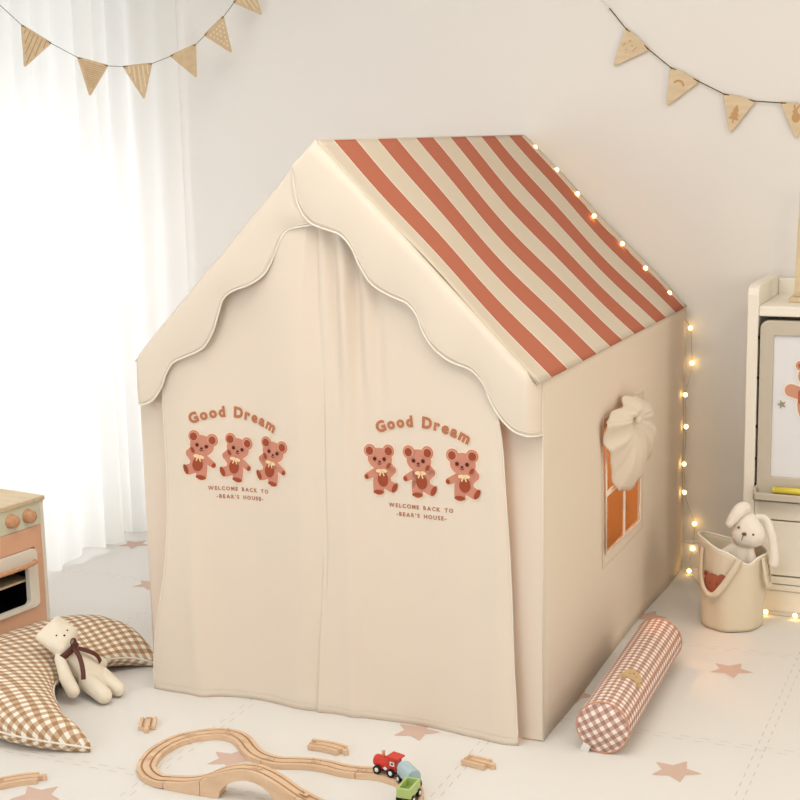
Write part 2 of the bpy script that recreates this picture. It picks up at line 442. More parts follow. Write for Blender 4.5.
def ruf(u, v):
    i = int(round(u*NB)) % NB; p = ocs[i]
    y = K[0]+(p.x-K[0])*v; z = K[1]+(p.y-K[1])*v
    ph = 2*PI*i/NB
    rip = (.007*math.sin(8*ph+1.4+1.5*math.sin(ph+.5))+.005*math.sin(13*ph+.6+1.2*math.sin(2*ph)))*v**.8*(1-.55*v**4)+.0015*math.sin(21*ph+2)*v*(1-v)
    x = W+.012+.034*math.sin(PI*min(v*.9+.12, 1))+rip*(.4+.9*v)
    return (max(x, W+.004), y, z+.003*v*math.sin(11*ph+1))
rb = B().grid(ruf, NB, 14, closed_u=True)
rf = make('window_ruffle', rb, M_tent, tent, recalc=False, solid=.0015)
kb = B(); kb.ball((W+.046, K[0], K[1]), (.009, .014, .011)); kb.tube([(W+.048+.006*math.cos(t), K[0]+.012*math.sin(t*1.0), K[1]+.010*math.cos(2*t)) for t in [k*PI/8 for k in range(9)]], .004, 6)
make('knot', kb, M_tent, rf)
# back wall
bb = B(); bb.add([(0, D, .003), (W, D, .003), (W, D, HE), (.5, D, HA-.003), (0, D, HE)], [(0, 1, 2, 3, 4)])
make('rear_wall', bb, M_tent, tent, solid=.002)
# front frame with the doorway
bb = B(); fp = [(0, .003), (.055, .003), (.075, .3), (.10, .72), (.5, 1.14), (.885, .72), (.89, .4), (.89, .003), (W, .003), (W, HE), (.5, HA-.003), (0, HE)]
bb.add([(x, 0, z) for x, z in fp], [(0, 1, 2, 3, 11), (3, 4, 10, 11), (4, 5, 9, 10), (5, 6, 7, 8, 9)])
make('front_frame', bb, M_tent, tent, solid=.003)
hm = B(); hm.tube([(x, -.003, z) for x, z in fp[1:8]], .0025, 6); make('doorway_hem', hm, M_pipe, tent)
# door curtains
MID = [(0, .46), (.2, .472), (.37, .485), (.62, .484), (1.14, .495)]
LE = [(0, .017), (.05, .019), (.15, .035), (.3, .068), (.45, .076), (.72, .073), (.85, .09), (1.14, .30)]
RE = [(0, .957), (.2, .944), (.41, .937), (.7, .921), (.82, .89), (1.14, .56)]
def sm_tab(tab, z):
    return sum(lerp_tab(tab, z+d) for d in (-.05, -.025, 0, .025, .05))/5
def cy(side, x, z):
    """depth of the hanging cloth at x, z"""
    if side < 0:
        u = (x-sm_tab(LE, z))/max(.05, sm_tab(MID, z)-sm_tab(LE, z))
        y = -.020-.011*math.sin(x*15+.3+z*.8)-.003*math.sin(x*34+1)*max(0, (z-.72)/.3)
        y += -.012*math.exp(-((u)/.12)**2)*math.sin(z*7+.5)
        y -= .006*max(0, (.6-z)/.6)*(.5+.5*math.cos(2*PI*(x-.12)/.30))
        y += .011*max(0, 1-(1-u)/.12) if u < 1 else .011
        y -= .012*math.exp(-((x-(.135+.04*(.5-z)))/.028)**2)*max(0, min(1, (.55-z)/.3))
    else:
        y = -.020-.009*math.sin(x*13+2.6+z)
        k = max(0, (z-.66)/.35)
        y -= .014*min(1, k)*math.exp(-((x-.57)/.07)**2)*math.sin(2*PI*(x-.5)/.052+z*1.5)
        y -= .008*math.exp(-((x-.548)/.024)**2)
        y -= .012*math.exp(-((x-(.915-.02*(.7-z)))/.028)**2)*math.sin((z+.05)*3.2)
        y -= .006*max(0, (.5-z)/.5)*(.5+.5*math.cos(2*PI*(x-.62)/.24))
        y -= .016*max(0, (.3-z)/.3)*math.exp(-((x-.94)/.05)**2)
    return y
def door(side):
    def fn(u, v):
        z = .0008+(1.0)*v
        if side < 0: xa, xb = sm_tab(LE, z), sm_tab(MID, z)+.012
        else: xa, xb = sm_tab(MID, z)-.001, sm_tab(RE, z)
        x = xa+(xb-xa)*u
        top = rake(x)-.065
        z2 = .0008+(top-.0008)*v
        if side < 0: xa, xb = sm_tab(LE, z2), sm_tab(MID, z2)+.012
        else: xa, xb = sm_tab(MID, z2)-.001, sm_tab(RE, z2)
        x = xa+(xb-xa)*u
        return (x, cy(side, x, z2), z2)
    o = make('door_curtain', B().grid(fn, 110, 90), M_tent, tent, recalc=False, solid=.0012, off=0)
    e = B(); L = []
    for k in range(40):
        z = .006+(.84 if side < 0 else .8)*k/39
        x = sm_tab(LE, z) if side < 0 else sm_tab(RE, z)
        L.append((x, cy(side, x, z)-.0008, z))
    e.tube(L, .0016, 5); make('edge_binding', e, M_pipe, o)
    h = B(); L = []
    for k in range(60):
        xa, xb = (sm_tab(LE, .02), sm_tab(MID, .02)) if side < 0 else (sm_tab(MID, .02)+.004, sm_tab(RE, .02))
        x = xa+(xb-xa)*k/59; L.append((x, cy(side, x, .02)-.0012, .020))
    h.tube(L, .0009, 4); make('hem_stitching', h, M_tent, o)
    return o
dl, dr = door(-1), door(1)
# --- prints on the curtains
def on_cloth(side, x, z, layer): return (x, cy(side, x, z)-.0016-layer*.0007, z)
def fan(bb, side, poly, layer, mi, T):
    cx = sum(p[0] for p in poly)/len(poly); cz = sum(p[1] for p in poly)/len(poly); n = len(poly)
    v = [on_cloth(side, *T(cx, cz), layer)]
    for r in (.17, .34, .5, .67, .84, 1): v += [on_cloth(side, *T(cx+(p[0]-cx)*r, cz+(p[1]-cz)*r), layer) for p in poly]
    f = [(0, 1+i, 1+(i+1) % n) for i in range(n)]
    for k in range(5): f += [(1+k*n+i, 1+(k+1)*n+i, 1+(k+1)*n+(i+1) % n, 1+k*n+(i+1) % n) for i in range(n)]
    bb.add(v, f, mi)
def capsule(x0, y0, x1, y1, r, r1=None, n=8):
    r1 = r1 or r; a = math.atan2(y1-y0, x1-x0)
    return [(x0+r*math.cos(a+PI/2+PI*k/n), y0+r*math.sin(a+PI/2+PI*k/n)) for k in range(n+1)] + [(x1+r1*math.cos(a-PI/2+PI*k/n), y1+r1*math.sin(a-PI/2+PI*k/n)) for k in range(n+1)]
# units: 1/100 of the bear's height, drawn facing the viewer, one paw raised on the right
def bear_shapes():
    body = [circ(-24, 35, 14.5), circ(20, 36, 14), circ(-1, 18, 29, 24, 28), capsule(16, -16, 27, -5, 9, 9), capsule(27, -6, 20, 5, 9, 7.5), capsule(-16, -13, -33, -21, 9, 7),
            [(-17, 0), (15, 0), (22, -18), (24, -40), (-20, -42), (-18, -15)], capsule(-8, -30, -8, -49, 12.5, 13), capsule(10, -36, 24, -43, 12, 12)]
    dark = [circ(-24.5, 35, 8.5, 9), circ(20.5, 35.5, 9, 9), circ(19, 4, 4, 7.5, a=R(-35)), circ(3.5, -27, 12.5, 15.5), circ(-8, -55, 12.5, 4.8), circ(31, -44, 5.5, 12, a=R(-30)), circ(-35, -22, 4.8, 5.5, a=R(20))]
    eyes = [circ(-13, 18, 4.4), circ(9.5, 18, 4.4), circ(-2, 12, 3.2, 2.4), capsule(-6, 7.5, -2, 6.3, .8), capsule(-2, 6.3, 2, 7.8, .8)]
    bow = [circ(-4, -8, 7.5, 4, a=R(8)), circ(8, -7.5, 7.5, 4, a=R(-8)), capsule(1, -9, -3, -18, 2, 1.5), capsule(4, -9, 7, -18, 2, 1.5)]
    inner = [circ(-24, 35, 12), circ(20, 36, 11.5)]
    return body, dark, eyes, bow, inner
def bear(parent, side, cx, cz, h, rot, flip):
    s_ = h/108; ca, sa = math.cos(rot), math.sin(rot)
    def T(u, v):
        u = -u if flip else u
        return (cx+s_*(u*ca-v*sa), cz+s_*(u*sa+v*ca))
    body, dark, eyes, bow, inner = bear_shapes(); bb = B()
    for p in body:
        mx = sum(q[0] for q in p)/len(p); my = sum(q[1] for q in p)/len(p); out = []
        for q in p:
            d = math.hypot(q[0]-mx, q[1]-my) or 1; out.append((q[0]+(q[0]-mx)/d*3.2, q[1]+(q[1]-my)/d*3.2))
        fan(bb, side, out, 0, 0, T)
    for p in body: fan(bb, side, p, 1, 1, T)
    for p in inner: fan(bb, side, p, 2, 5, T)
    for p in dark: fan(bb, side, p, 3, 2, T)
    for p in bow: fan(bb, side, p, 4, 4, T)
    for p in eyes: fan(bb, side, p, 4, 3, T)
    return make('bear_print', bb, [M_p_out, M_p_body, M_p_dark, M_p_eye, M_p_bow, M_p_ear], parent, recalc=False)
def glyphs(txt, size, bold):
    """letter outlines as filled triangles: [(char, verts, faces, width)]"""
    res = []
    for ch in txt:
        if ch == ' ': res.append((ch, [], [], size*.42)); continue
        cu = bpy.data.curves.new('glyph', 'FONT'); cu.body = ch; cu.size = size; cu.offset = bold; cu.resolution_u = 3
        ob = bpy.data.objects.new('glyph', cu); COL.objects.link(ob)
        dg = bpy.context.evaluated_depsgraph_get(); me = ob.evaluated_get(dg).to_mesh()
        v = [tuple(x.co) for x in me.vertices]; f = [list(p.vertices) for p in me.polygons]
        ob.evaluated_get(dg).to_mesh_clear(); COL.objects.unlink(ob); bpy.data.objects.remove(ob); bpy.data.curves.remove(cu)
        mn = min(p[0] for p in v); mxx = max(p[0] for p in v)
        v = [(p[0]-mn, p[1]) for p in v]; res.append((ch, v, f, mxx-mn))
    return res
def lettering(parent, side, txt, cx, cz, size, bold, gap, radius=None, tilt=0, layers=((0, 0),), name='lettering', mats=None, width=None):
    bb = B()
    for li, extra in layers:
        G = glyphs(txt, size, bold+extra); tot = sum(g_[3] for g_ in G)+gap*(len(G)-1)
        G0 = glyphs(txt, size, bold); tot = sum(g_[3] for g_ in G0)+gap*(len(G0)-1)
        x = -tot/2
        for g_, g0 in zip(G, G0):
            mid = x+g0[3]/2
            for_v = [(p[0]-g_[3]/2, p[1]-size*.35) for p in g_[1]]
            if radius:
                a = mid/radius; ox, oz, ro = radius*math.sin(a), radius*math.cos(a)-radius, -a
            else: ox, oz, ro = mid, 0, 0
            V = []
            for px, pz in for_v:
                X = ox+px*math.cos(ro)-pz*math.sin(ro); Z = oz+px*math.sin(ro)+pz*math.cos(ro)
                X, Z = X*math.cos(tilt)-Z*math.sin(tilt), X*math.sin(tilt)+Z*math.cos(tilt)
                V.append(on_cloth(side, cx+X, cz+Z, li))
            if V: bb.add(V, g_[2], li)
            x += g0[3]+gap
    return make(name, bb, mats or [M_p_txt], parent, recalc=False)
for par, side, dx in ((dl, -1, 0), (dr, 1, 0)):
    cx = .259 if side < 0 else .735
    lettering(par, side, 'Good Dream', cx, .699 if side < 0 else .706, .0335, .0019, .0044, radius=.26, tilt=R(-2), layers=((0, .0014), (1, 0)), mats=[M_p_out, M_p_txt], name='title_lettering')
    lettering(par, side, 'WELCOME BACK TO', .265 if side < 0 else .727, .516 if side < 0 else .513, .0125, .0004, .0028, name='small_lettering', tilt=R(1))
    lettering(par, side, "-BEAR'S HOUSE-", .268 if side < 0 else .728, .497 if side < 0 else .494, .0125, .0004, .0028, name='small_lettering', tilt=R(1))
for x, z, ro, h in ((.170, .592, -9, .112), (.262, .590, -9, .110), (.360, .590, -9, .110)): bear(dl, -1, x, z+.005, h, R(ro), True)
for x, z, ro, h in ((.630, .592, 2, .112), (.727, .596, 2, .114), (.832, .598, 0, .112)): bear(dr, 1, x, z+.004, h, R(ro), False)
# --- scalloped valances
vL = [(.449, 1.243), (.452, 1.20), (.466, 1.162), (.490, 1.134), (.455, 1.126), (.426, 1.118), (.405, 1.092), (.389, 1.058), (.366, 1.022), (.33, .998), (.285, .982), (.258, .962), (.244, .93), (.226, .886), (.197, .848), (.15, .826), (.118, .812), (.098, .786), (.083, .752), (.060, .722), (.035, .709), (.008, .708)]
vR = [(.448, 1.247), (.450, 1.20), (.466, 1.158), (.490, 1.134), (.525, 1.122), (.560, 1.110), (.585, 1.082), (.602, 1.045), (.628, 1.006), (.668, .982), (.71, .966), (.733, .942), (.748, .906), (.772, .872), (.810, .845), (.855, .828), (.882, .800), (.897, .765), (.920, .728), (.948, .703), (.975, .694), (W+.001, .690)]
def valance(side, pts, y0):
    hem = spline([(x, z, 0) for x, z in pts], 6)
    xe = 0 if side < 0 else W
    n = len(hem)
    # matching point on the rake for every hem point, fanned from the apex end to the eave
    bb = B(); rows = 10
    x_start = pts[0][0]
    L = 0; acc = [0]
    for p, q in zip(hem, hem[1:]): L += (q-p).length; acc.append(L)
    def fn(u, v):
        i = round(u*(n-1)); h = hem[i]; t = acc[i]/L
        # project the hem point onto the rake, but keep monotone from start to corner
        if side < 0: rx = max(0, x_start*(1-t)**1.0)
        else: rx = x_start+(W-x_start)*t
        top = Vector((rx, rake(rx)+.0045))
        p = top*(1-v)+Vector((h.x, h.y))*v
        yy = y0*min(1, v*5+.75)-.004*math.sin(PI*v)-.003*v*math.sin(h.x*26)
        dc = (h.x*v+top.x*(1-v)) if side < 0 else W-(h.x*v+top.x*(1-v))
        yy *= max(0, min(1, dc/.022))**.5
        return (p.x, yy, p.y)
    bb.grid(fn, n-1, rows)
    o = make('valance', bb, M_tent, tent, recalc=False, solid=.002)
    pp = B(); L1 = [fn(i/(n-1), 1) for i in range(n)]
    pp.tube([(p[0], p[1]-.0015, p[2]) for p in L1], .0021, 6); make('piping', pp, M_pipe, o)
    pp = B(); L2 = [fn(i/(n-1), .93) for i in range(4, n-1)]
    pp.tube([(p[0], p[1]-.0015, p[2]) for p in L2], .0007, 4); make('stitching', pp, M_pipe, o)
    return o
valance(-1, vL, -.034); valance(1, vR, -.040)
# seams along the tent's edges
for nm, L in (('edge_seam', [(W+.001, 0, .004), (W+.001, -.001, HE)]), ('edge_seam', [(0, 0, .004), (0, 0, HE)]),
              ('edge_seam', [(W+.001, -.030, HE+.002), (W+.001, D, HE+.002)]), ('edge_seam', [(W, D, .004), (W, D, HE)]),
              ('edge_seam', [(.505, -.030, HA-.002), (W, -.030, HE+.002)]), ('edge_seam', [(.5, D, HA+.003), (W, D, HE+.002)]),
              ('edge_seam', [(.5, -.030, HA+.003), (.5, D, HA+.003)])):
    e = B(); e.tube(L, .0024, 6); make(nm, e, M_roof if L[0][2] > .7 else M_tent, tent)
# timber frame inside
for a, c in (((.02, .02, .004), (.02, .02, HE-.02)), ((W-.02, .02, .004), (W-.02, .02, HE-.02)), ((.02, D-.02, .004), (.02, D-.02, HE-.02)), ((W-.02, D-.02, .004), (W-.02, D-.02, HE-.02)),
             ((.5, .02, HA-.03), (.5, D-.02, HA-.03)), ((.02, .02, HE-.02), (.5, .02, HA-.03)), ((W-.02, .02, HE-.02), (.5, .02, HA-.03)),
             ((.02, D-.02, HE-.02), (.5, D-.02, HA-.03)), ((W-.02, D-.02, HE-.02), (.5, D-.02, HA-.03))):
    e = B(); e.tube([a, c], .009, 10); make('pole', e, M_pole, tent)
# cushion inside, seen through the window
c = B(); c.ball((0, 0, .075), (.26, .26, .075), n=32, m=16)
o = make('floor_cushion', c, M_plush); o.location = (.60, .98, .002); o.scale = (1, 1, 2.6)
o.data.transform(Matrix.Scale(2.6, 4, (0, 0, 1))); o.scale = (1, 1, 1)
tag(o, 'round beige floor cushion inside the tent, seen through its window', 'cushion')
# ================================================================ string lights
st = thing('string_light', (W, 1.38, 0), 'string of warm round fairy lights along the tent roof edge and down its back corner', 'string lights')
bulbs = [(.54, 1.362, 1.276), (.609, 1.358, 1.208), (.679, 1.342, 1.138), (.742, 1.30, 1.074), (.822, 1.322, .992), (.893, 1.318, .921), (.963, 1.325, .849),
         (1.014, 1.383, .740), (1.019, 1.390, .634), (1.013, 1.33, .548), (1.014, 1.345, .449), (1.013, 1.33, .338), (1.014, 1.335, .25), (1.035, 1.388, .141), (1.03, 1.388, .063), (1.035, 1.32, .012), (1.312, 1.018, .011), (1.392, 1.012, .011)]
path = []
for i, p in enumerate(bulbs[:-3]):
    path.append(Vector(p))
    if i < len(bulbs)-4:
        q = Vector(bulbs[i+1]); m_ = (Vector(p)+q)/2; m_ += Vector((0, .004, -.006)); path.append(m_)
path += [Vector((1.03, 1.33, .01)), Vector((1.06, 1.28, .004)), Vector((1.10, 1.2, .003)), Vector((1.18, 1.08, .003)), Vector((1.28, 1.02, .003)), Vector((1.33, 1.025, .003)), Vector((1.39, 1.02, .003)), Vector((1.48, 1.0, .003)), Vector((1.62, 1.02, .003))]
path = [Vector((.52, 1.372, 1.30))]+path
off = Vector((W, 1.38, 0))
wb = B(); wb.tube([p-off for p in spline(path, 4)], .0009, 5); make('wire', wb, M_wire, st)
for p in bulbs+[(1.5, 1.005, .011)]:
    bb = B(); bb.ball(Vector(p)-off, .0066, n=14, m=10); make('bulb', bb, M_bulb, st)
# ================================================================ garlands
def garland(name, label, flags, ends, cordm, motif, cordr=.0012):
    """flags: (top-left hole, top-right hole, tip) ; each pennant a thin wooden triangle"""
    o_ = Vector(flags[0][0]); root = thing(name, o_, label, 'garland')
    pts = [Vector(ends[0])-o_]
    for i, (a, c, t) in enumerate(flags):
        a, c, t = Vector(a), Vector(c), Vector(t)
        n = (c-a).cross(t-a).normalized()
        if n.y > 0: n = -n
        if n.y == 0: n = Vector((0, -1, 0))
        ex = (c-a).normalized(); ez = n.cross(ex)
        if ez.z < 0: ez = -ez
        L = (c-a).length; tx = (t-a).dot(ex); tz = (t-a).dot(ez)
        def T(u, v, w_): return a-o_+ex*u+ez*v+n*w_
        tri = [(-.004, .001), (-.001, .004), (L+.001, .004), (L+.004, .001), (tx+.0025, tz-.001), (tx-.0025, tz-.001)]
        bb = B(); bb.prism(tri, T, -.002, .002)
        pen = make('pennant', bb, M_pine if name == 'bunting_garland' else M_pine, root, bevel=.0006)
        d = B(); lift = [0]
        def poly(P, mi=0):
            lift[0] += .00006
            d.add([T(u, v, .0024+lift[0]) for u, v in P], [list(range(len(P)))], mi)
        k = motif[i]
        def halfw(v):  # extent at depth v (negative)
            f_ = v/tz; return (tx*f_+.003, L+(tx-L)*f_-.003)
        if k == 'v':
            for j in range(1, 7):
                u = L*j/7
                # vertical bar clipped to the triangle
                lo = max([tz*(u/tx) if u < tx else tz*((L-u)/(L-tx))])
                poly([(u-.0016, -.001), (u+.0016, -.001), (u+.0016, lo+.008), (u-.0016, lo+.008)])
        elif k == 'h':
            for j in range(1, 13):
                v = tz*j/16; x0, x1 = halfw(v); poly([(x0, v-.0007), (x1, v-.0007), (x1, v+.0007), (x0, v+.0007)])
        elif k == 'w':
            for j in range(1, 6):
                u = L*j/6; lo = tz*(u/tx) if u < tx else tz*((L-u)/(L-tx))
                poly([(u-.0022, -.001), (u+.0022, -.001), (u+.0022, lo+.009), (u-.0022, lo+.009)], 1)
        elif k == 'd':
            for j in range(1, 7):
                v = tz*j/8; x0, x1 = halfw(v); nn = max(1, int((x1-x0)/.013))
                for q in range(nn): poly(circ(x0+(x1-x0)*(q+.5)/nn, v, .0038, n=10), 1)
        elif k == 'tree':
            cx, cz = (L+tx)/3, tz/3
            for s_ in range(3): poly([(cx-.010-.003*s_, cz-.006-.012*s_), (cx+.010+.003*s_, cz-.006-.012*s_), (cx, cz+.014-.011*s_)])
            poly([(cx-.002, cz-.04), (cx+.002, cz-.04), (cx+.002, cz-.028), (cx-.002, cz-.028)])
        elif k == 'moon':
            cx, cz = (L+tx)/3, tz/3-.004
            for j in range(10):
                a0, a1 = R(20+j*15), R(35+j*15)
                poly([(cx+.012*math.cos(a0), cz+.012*math.sin(a0)), (cx+.018*math.cos(a0), cz+.018*math.sin(a0)), (cx+.018*math.cos(a1), cz+.018*math.sin(a1)), (cx+.012*math.cos(a1), cz+.012*math.sin(a1))])
        elif k == 'rabbit':
            cx, cz = (L+tx)/3, tz/3-.006
            poly(circ(cx, cz, .012, .014)); poly(circ(cx-.005, cz+.016, .007, .006)); poly(circ(cx-.008, cz+.028, .003, .009, a=R(15))); poly(circ(cx+.001, cz+.028, .003, .009, a=R(-25)))
        elif k == 'dots':
            cx, cz = (L+tx)/3, tz/3
            rr = random.Random(5)
            for q in range(16): poly(circ(cx+rr.uniform(-.02, .016), cz+rr.uniform(-.018, .018), rr.uniform(.001, .003), n=8))
        if d.v: make('motif', d, [M_engr, M_engl], pen, recalc=False)
        for u in (.002, L-.002): make('cord_hole', B().add([T(x, y, .0027) for x, y in circ(u, 0, .0022, n=10)], [list(range(10))]), M_cord, pen, recalc=False)
        pts += [a-o_+ex*.001+n*.003, (a+c)/2-o_+Vector((0, 0, .003))-n*.004, c-o_-ex*.001+n*.003]
    pts.append(Vector(ends[1])-o_)
    cb = B(); cb.tube(pts, cordr, 6); make('cord', cb, cordm, root)
    return root
garland('pennant_garland', 'wooden pennant garland with printed stripes and dots strung in front of the sheer curtain',
        [((-.751, .618, 1.649), (-.713, .693, 1.603), (-.751, .619, 1.537)), ((-.673, .770, 1.562), (-.631, .853, 1.541), (-.659, .798, 1.456)),
         ((-.605, .903, 1.539), (-.562, .986, 1.549), (-.576, .959, 1.447)), ((-.530, 1.050, 1.574), (-.490, 1.128, 1.609), (-.490, 1.126, 1.512)),
         ((-.472, 1.161, 1.640), (-.441, 1.223, 1.697), (-.429, 1.245, 1.590)), ((-.421, 1.261, 1.744), (-.389, 1.324, 1.803), (-.375, 1.351, 1.711))],
        ((-.83, .46, 1.80), (-.352, 1.398, 1.90)), M_cord, ['v', 'h', 'w', 'p', 'd', 'w'], .0009)
garland('pennant_garland', 'wooden pennant garland with engraved tree and rabbit hung on the bare wall',
        [((.81, 1.394, 1.612), (.876, 1.394, 1.552), (.775, 1.394, 1.510)), ((.944, 1.394, 1.496), (1.023, 1.394, 1.456), (.934, 1.394, 1.391)),
         ((1.098, 1.394, 1.417), (1.184, 1.394, 1.395), (1.118, 1.394, 1.310)), ((1.259, 1.394, 1.388), (1.344, 1.394, 1.377), (1.303, 1.394, 1.292)),
         ((1.42, 1.394, 1.385), (1.505, 1.394, 1.41), (1.48, 1.394, 1.31))],
        ((.757, 1.398, 1.675), (1.70, 1.398, 1.52)), M_cord, ['dots', 'moon', 'tree', 'rabbit', 'moon'], .0017)
hk = B(); hk.tube([(.73, 1.40, 1.70), (.745, 1.397, 1.69), (.757, 1.396, 1.675), (.752, 1.396, 1.668)], .0022, 8); hk.ball((.73, 1.401, 1.702), .006, n=12, m=8)
o = make('wall_hook', hk, M_white); tag(o, 'small white hook holding the garland above the roof', 'hook')
# ================================================================ toy shelf with drawing board
sx, sy0, sy1, sw = 1.237, 1.055, 1.385, .80
cab = thing('toy_shelf', (sx, sy0, 0), 'white toy shelf with a built-in drawing board at the right edge', 'shelf')
dp = sy1-sy0
def cb_(name, a, c, m=M_cab, bev=.004, par=cab): return make(name, B().span(a, c), m, par, bevel=bev)
for x in (0, sw-.03):
    bb = B(); prof = [(0, 0), (dp, 0), (dp, .905), (.025, .905), (.008, .898), (0, .88)]
    bb.prism(prof, lambda u, v, t: (t, u, v), x, x+.03); make('side_panel', bb, M_cab, cab, bevel=.003)
cb_('top_shelf', (.03, .004, .822), (sw-.03, dp-.015, .850))
cb_('back_rail', (.03, dp-.015, .822), (sw-.03, dp, .895))
cb_('back_panel', (.03, dp-.012, .02), (sw-.03, dp, .82))
cb_('middle_shelf', (.03, .006, .262), (sw-.03, dp-.015, .312))
cb_('base_shelf', (.03, .004, .062), (sw-.03, dp-.015, .078))
cb_('plinth', (.03, .012, 0), (sw-.03, .03, .060), bev=.002)
cb_('lower_rail', (.03, .008, .080), (sw-.03, .03, .100), bev=.002)
dw = cb_('drawer_front', (.033, .010, .104), (sw-.033, .028, .258), bev=.003)
# board: rounded greige frame, white panel, pen tray
def rrect(x0, z0, x1, z1, r, n=6):
    P = []
    for cx, cz, a0 in ((x1-r, z0+r, -90), (x1-r, z1-r, 0), (x0+r, z1-r, 90), (x0+r, z0+r, 180)):
        for k in range(n+1): P.append((cx+r*math.cos(R(a0+90*k/n)), cz+r*math.sin(R(a0+90*k/n))))
    return P
def ring(outer, inner, fn, t0, t1, mi=0):
    bb = B(); n = len(outer)
    v = [fn(u, q, t) for t in (t0, t1) for P in (outer, inner) for u, q in P]
    f = []
    for i in range(n):
        j = (i+1) % n
        f += [(i, j, n+j, n+i), (2*n+i, 3*n+i, 3*n+j, 2*n+j), (i, 2*n+i, 2*n+j, j), (n+i, n+j, 3*n+j, 3*n+i)]
    return bb.add(v, f, mi)
F3 = lambda u, v, t: (u, t, v)
bx0, bx1 = .036, sw-.036
bd = make('drawing_board', ring(rrect(bx0, .335, bx1, .812, .022), rrect(bx0+.036, .385, bx1-.036, .772, .006), F3, -.004, .02), M_frame, cab, bevel=.003)
make('white_panel', B().span((bx0+.03, .006, .38), (bx1-.03, .014, .78)), M_board, bd)
tr = B(); tr.span((bx0-.004, -.035, .325), (bx1+.004, .004, .342)); tr.span((bx0-.004, -.038, .325), (bx1+.004, -.030, .345)); tr.span((bx0-.004, -.038, .325), (bx0+.004, .004, .358)); tr.span((bx1-.004, -.038, .325), (bx1+.004, .004, .358)); tr.span((bx0, .0, .325), (bx1, .006, .372))
make('pen_tray', tr, M_frame, bd, bevel=.004, seg=3)
for z in (.765, .655, .52, .43, .36): make('peg_hole', B().add([(.0302, .0, z-.004), (.0345, .0, z-.004), (.0345, .0, z+.004), (.0302, .0, z+.004)], [(0, 1, 2, 3)]) if False else B().span((.0302, -.0005, z-.004), (.0345, .006, z+.004)), M_black, cab)
mk = B(); mk.tube([(1.325, 1.038, .352), (1.46, 1.038, .352)], [.009, .009], 12); mk.tube([(1.318, 1.038, .352), (1.326, 1.038, .352)], [.007, .009], 12)
o = make('marker_pen', mk, M_yellow); tag(o, 'yellow marker pen lying in the tray of the drawing board', 'marker')
# magnets on the board
def flat(bb, P, x, y, z, s_, lay, mi):
    q = lay*.0006+len(bb.f)*.0000015
    bb.prism(P, lambda u, v, t: (x+u*s_, t, z+v*s_), y, y-q-.0022, mi)
bm_ = B(); X, Z, s_ = 1.412, .600, .00155
for lay, P, mi in [(0, circ(0, 42, 27, 24), 2), (0, circ(-20, 60, 11), 2), (0, circ(20, 60, 11), 2), (0, circ(0, -8, 27, 38), 2), (0, capsule(-22, 12, -35, 16, 14), 2), (0, capsule(22, 12, 35, 16, 14), 2),
                   (1, circ(0, 42, 24, 21), 0), (1, circ(-20, 60, 8.5), 0), (1, circ(20, 60, 8.5), 0), (1, circ(0, -8, 24, 35), 0), (1, capsule(-22, 12, -35, 16, 11), 0), (1, capsule(22, 12, 35, 16, 11), 0),
                   (2, capsule(-16, -2, -16, 12, 7), 1), (2, capsule(-16, 18, 16, 18, 4), 1), (2, capsule(16, -2, 16, 12, 7), 1), (2, circ(-20, 60, 4.5), 1), (2, circ(20, 60, 4.5), 1), (2, circ(0, 66, 8, 5), 1),
                   (3, capsule(-16, 0, -16, 8, 3.5), 0), (2, circ(-8, 45, 2.5), 3), (2, circ(8, 45, 2.5), 3), (2, circ(0, 39, 3, 2), 3)]: flat(bm_, P, X, 1.0605, Z, s_, lay, mi)
o = make('bear_magnet', bm_, [M_mbear, M_mred, M_kwhite, M_black], recalc=True); tag(o, 'tan bear shaped magnet with reddish straps on the drawing board', 'magnet')
bm_ = B()
sp_ = [((9 if k % 2 else 4.5)*math.cos(R(36*k)), (9 if k % 2 else 4.5)*math.sin(R(36*k))) for k in range(10)]
flat(bm_, circ(0, 0, 9.5), 1.334, 1.0605, .585, .0009, 0, 1); flat(bm_, sp_, 1.334, 1.0605, .585, .0013, 1, 0)
o = make('leaf_magnet', bm_, [M_mleaf, M_kwhite]); tag(o, 'small olive leaf magnet low on the drawing board', 'magnet')
# wooden stand on the shelf top
ws = thing('wooden_stand', (1.40, 1.19, .850), 'pale wooden upright stand on top of the white toy shelf', 'stand')
make('base', B().span((-.07, -.035, 0), (.07, .035, .014)), M_pine, ws, bevel=.003)
bb = B(); bb.add([(-.060, -.012, .014), (-.034, -.012, .014), (-.034, .012, .014), (-.060, .012, .014), (-.050, -.010, .36), (-.030, -.010, .36), (-.030, .010, .36), (-.050, .010, .36)], [(0, 1, 2, 3), (4, 5, 6, 7), (0, 1, 5, 4), (1, 2, 6, 5), (2, 3, 7, 6), (3, 0, 4, 7)])
make('upright', bb, M_pine, ws, bevel=.002)
make('crossbar', B().span((-.052, -.008, .33), (.10, .008, .352)), M_pine, ws, bevel=.002)
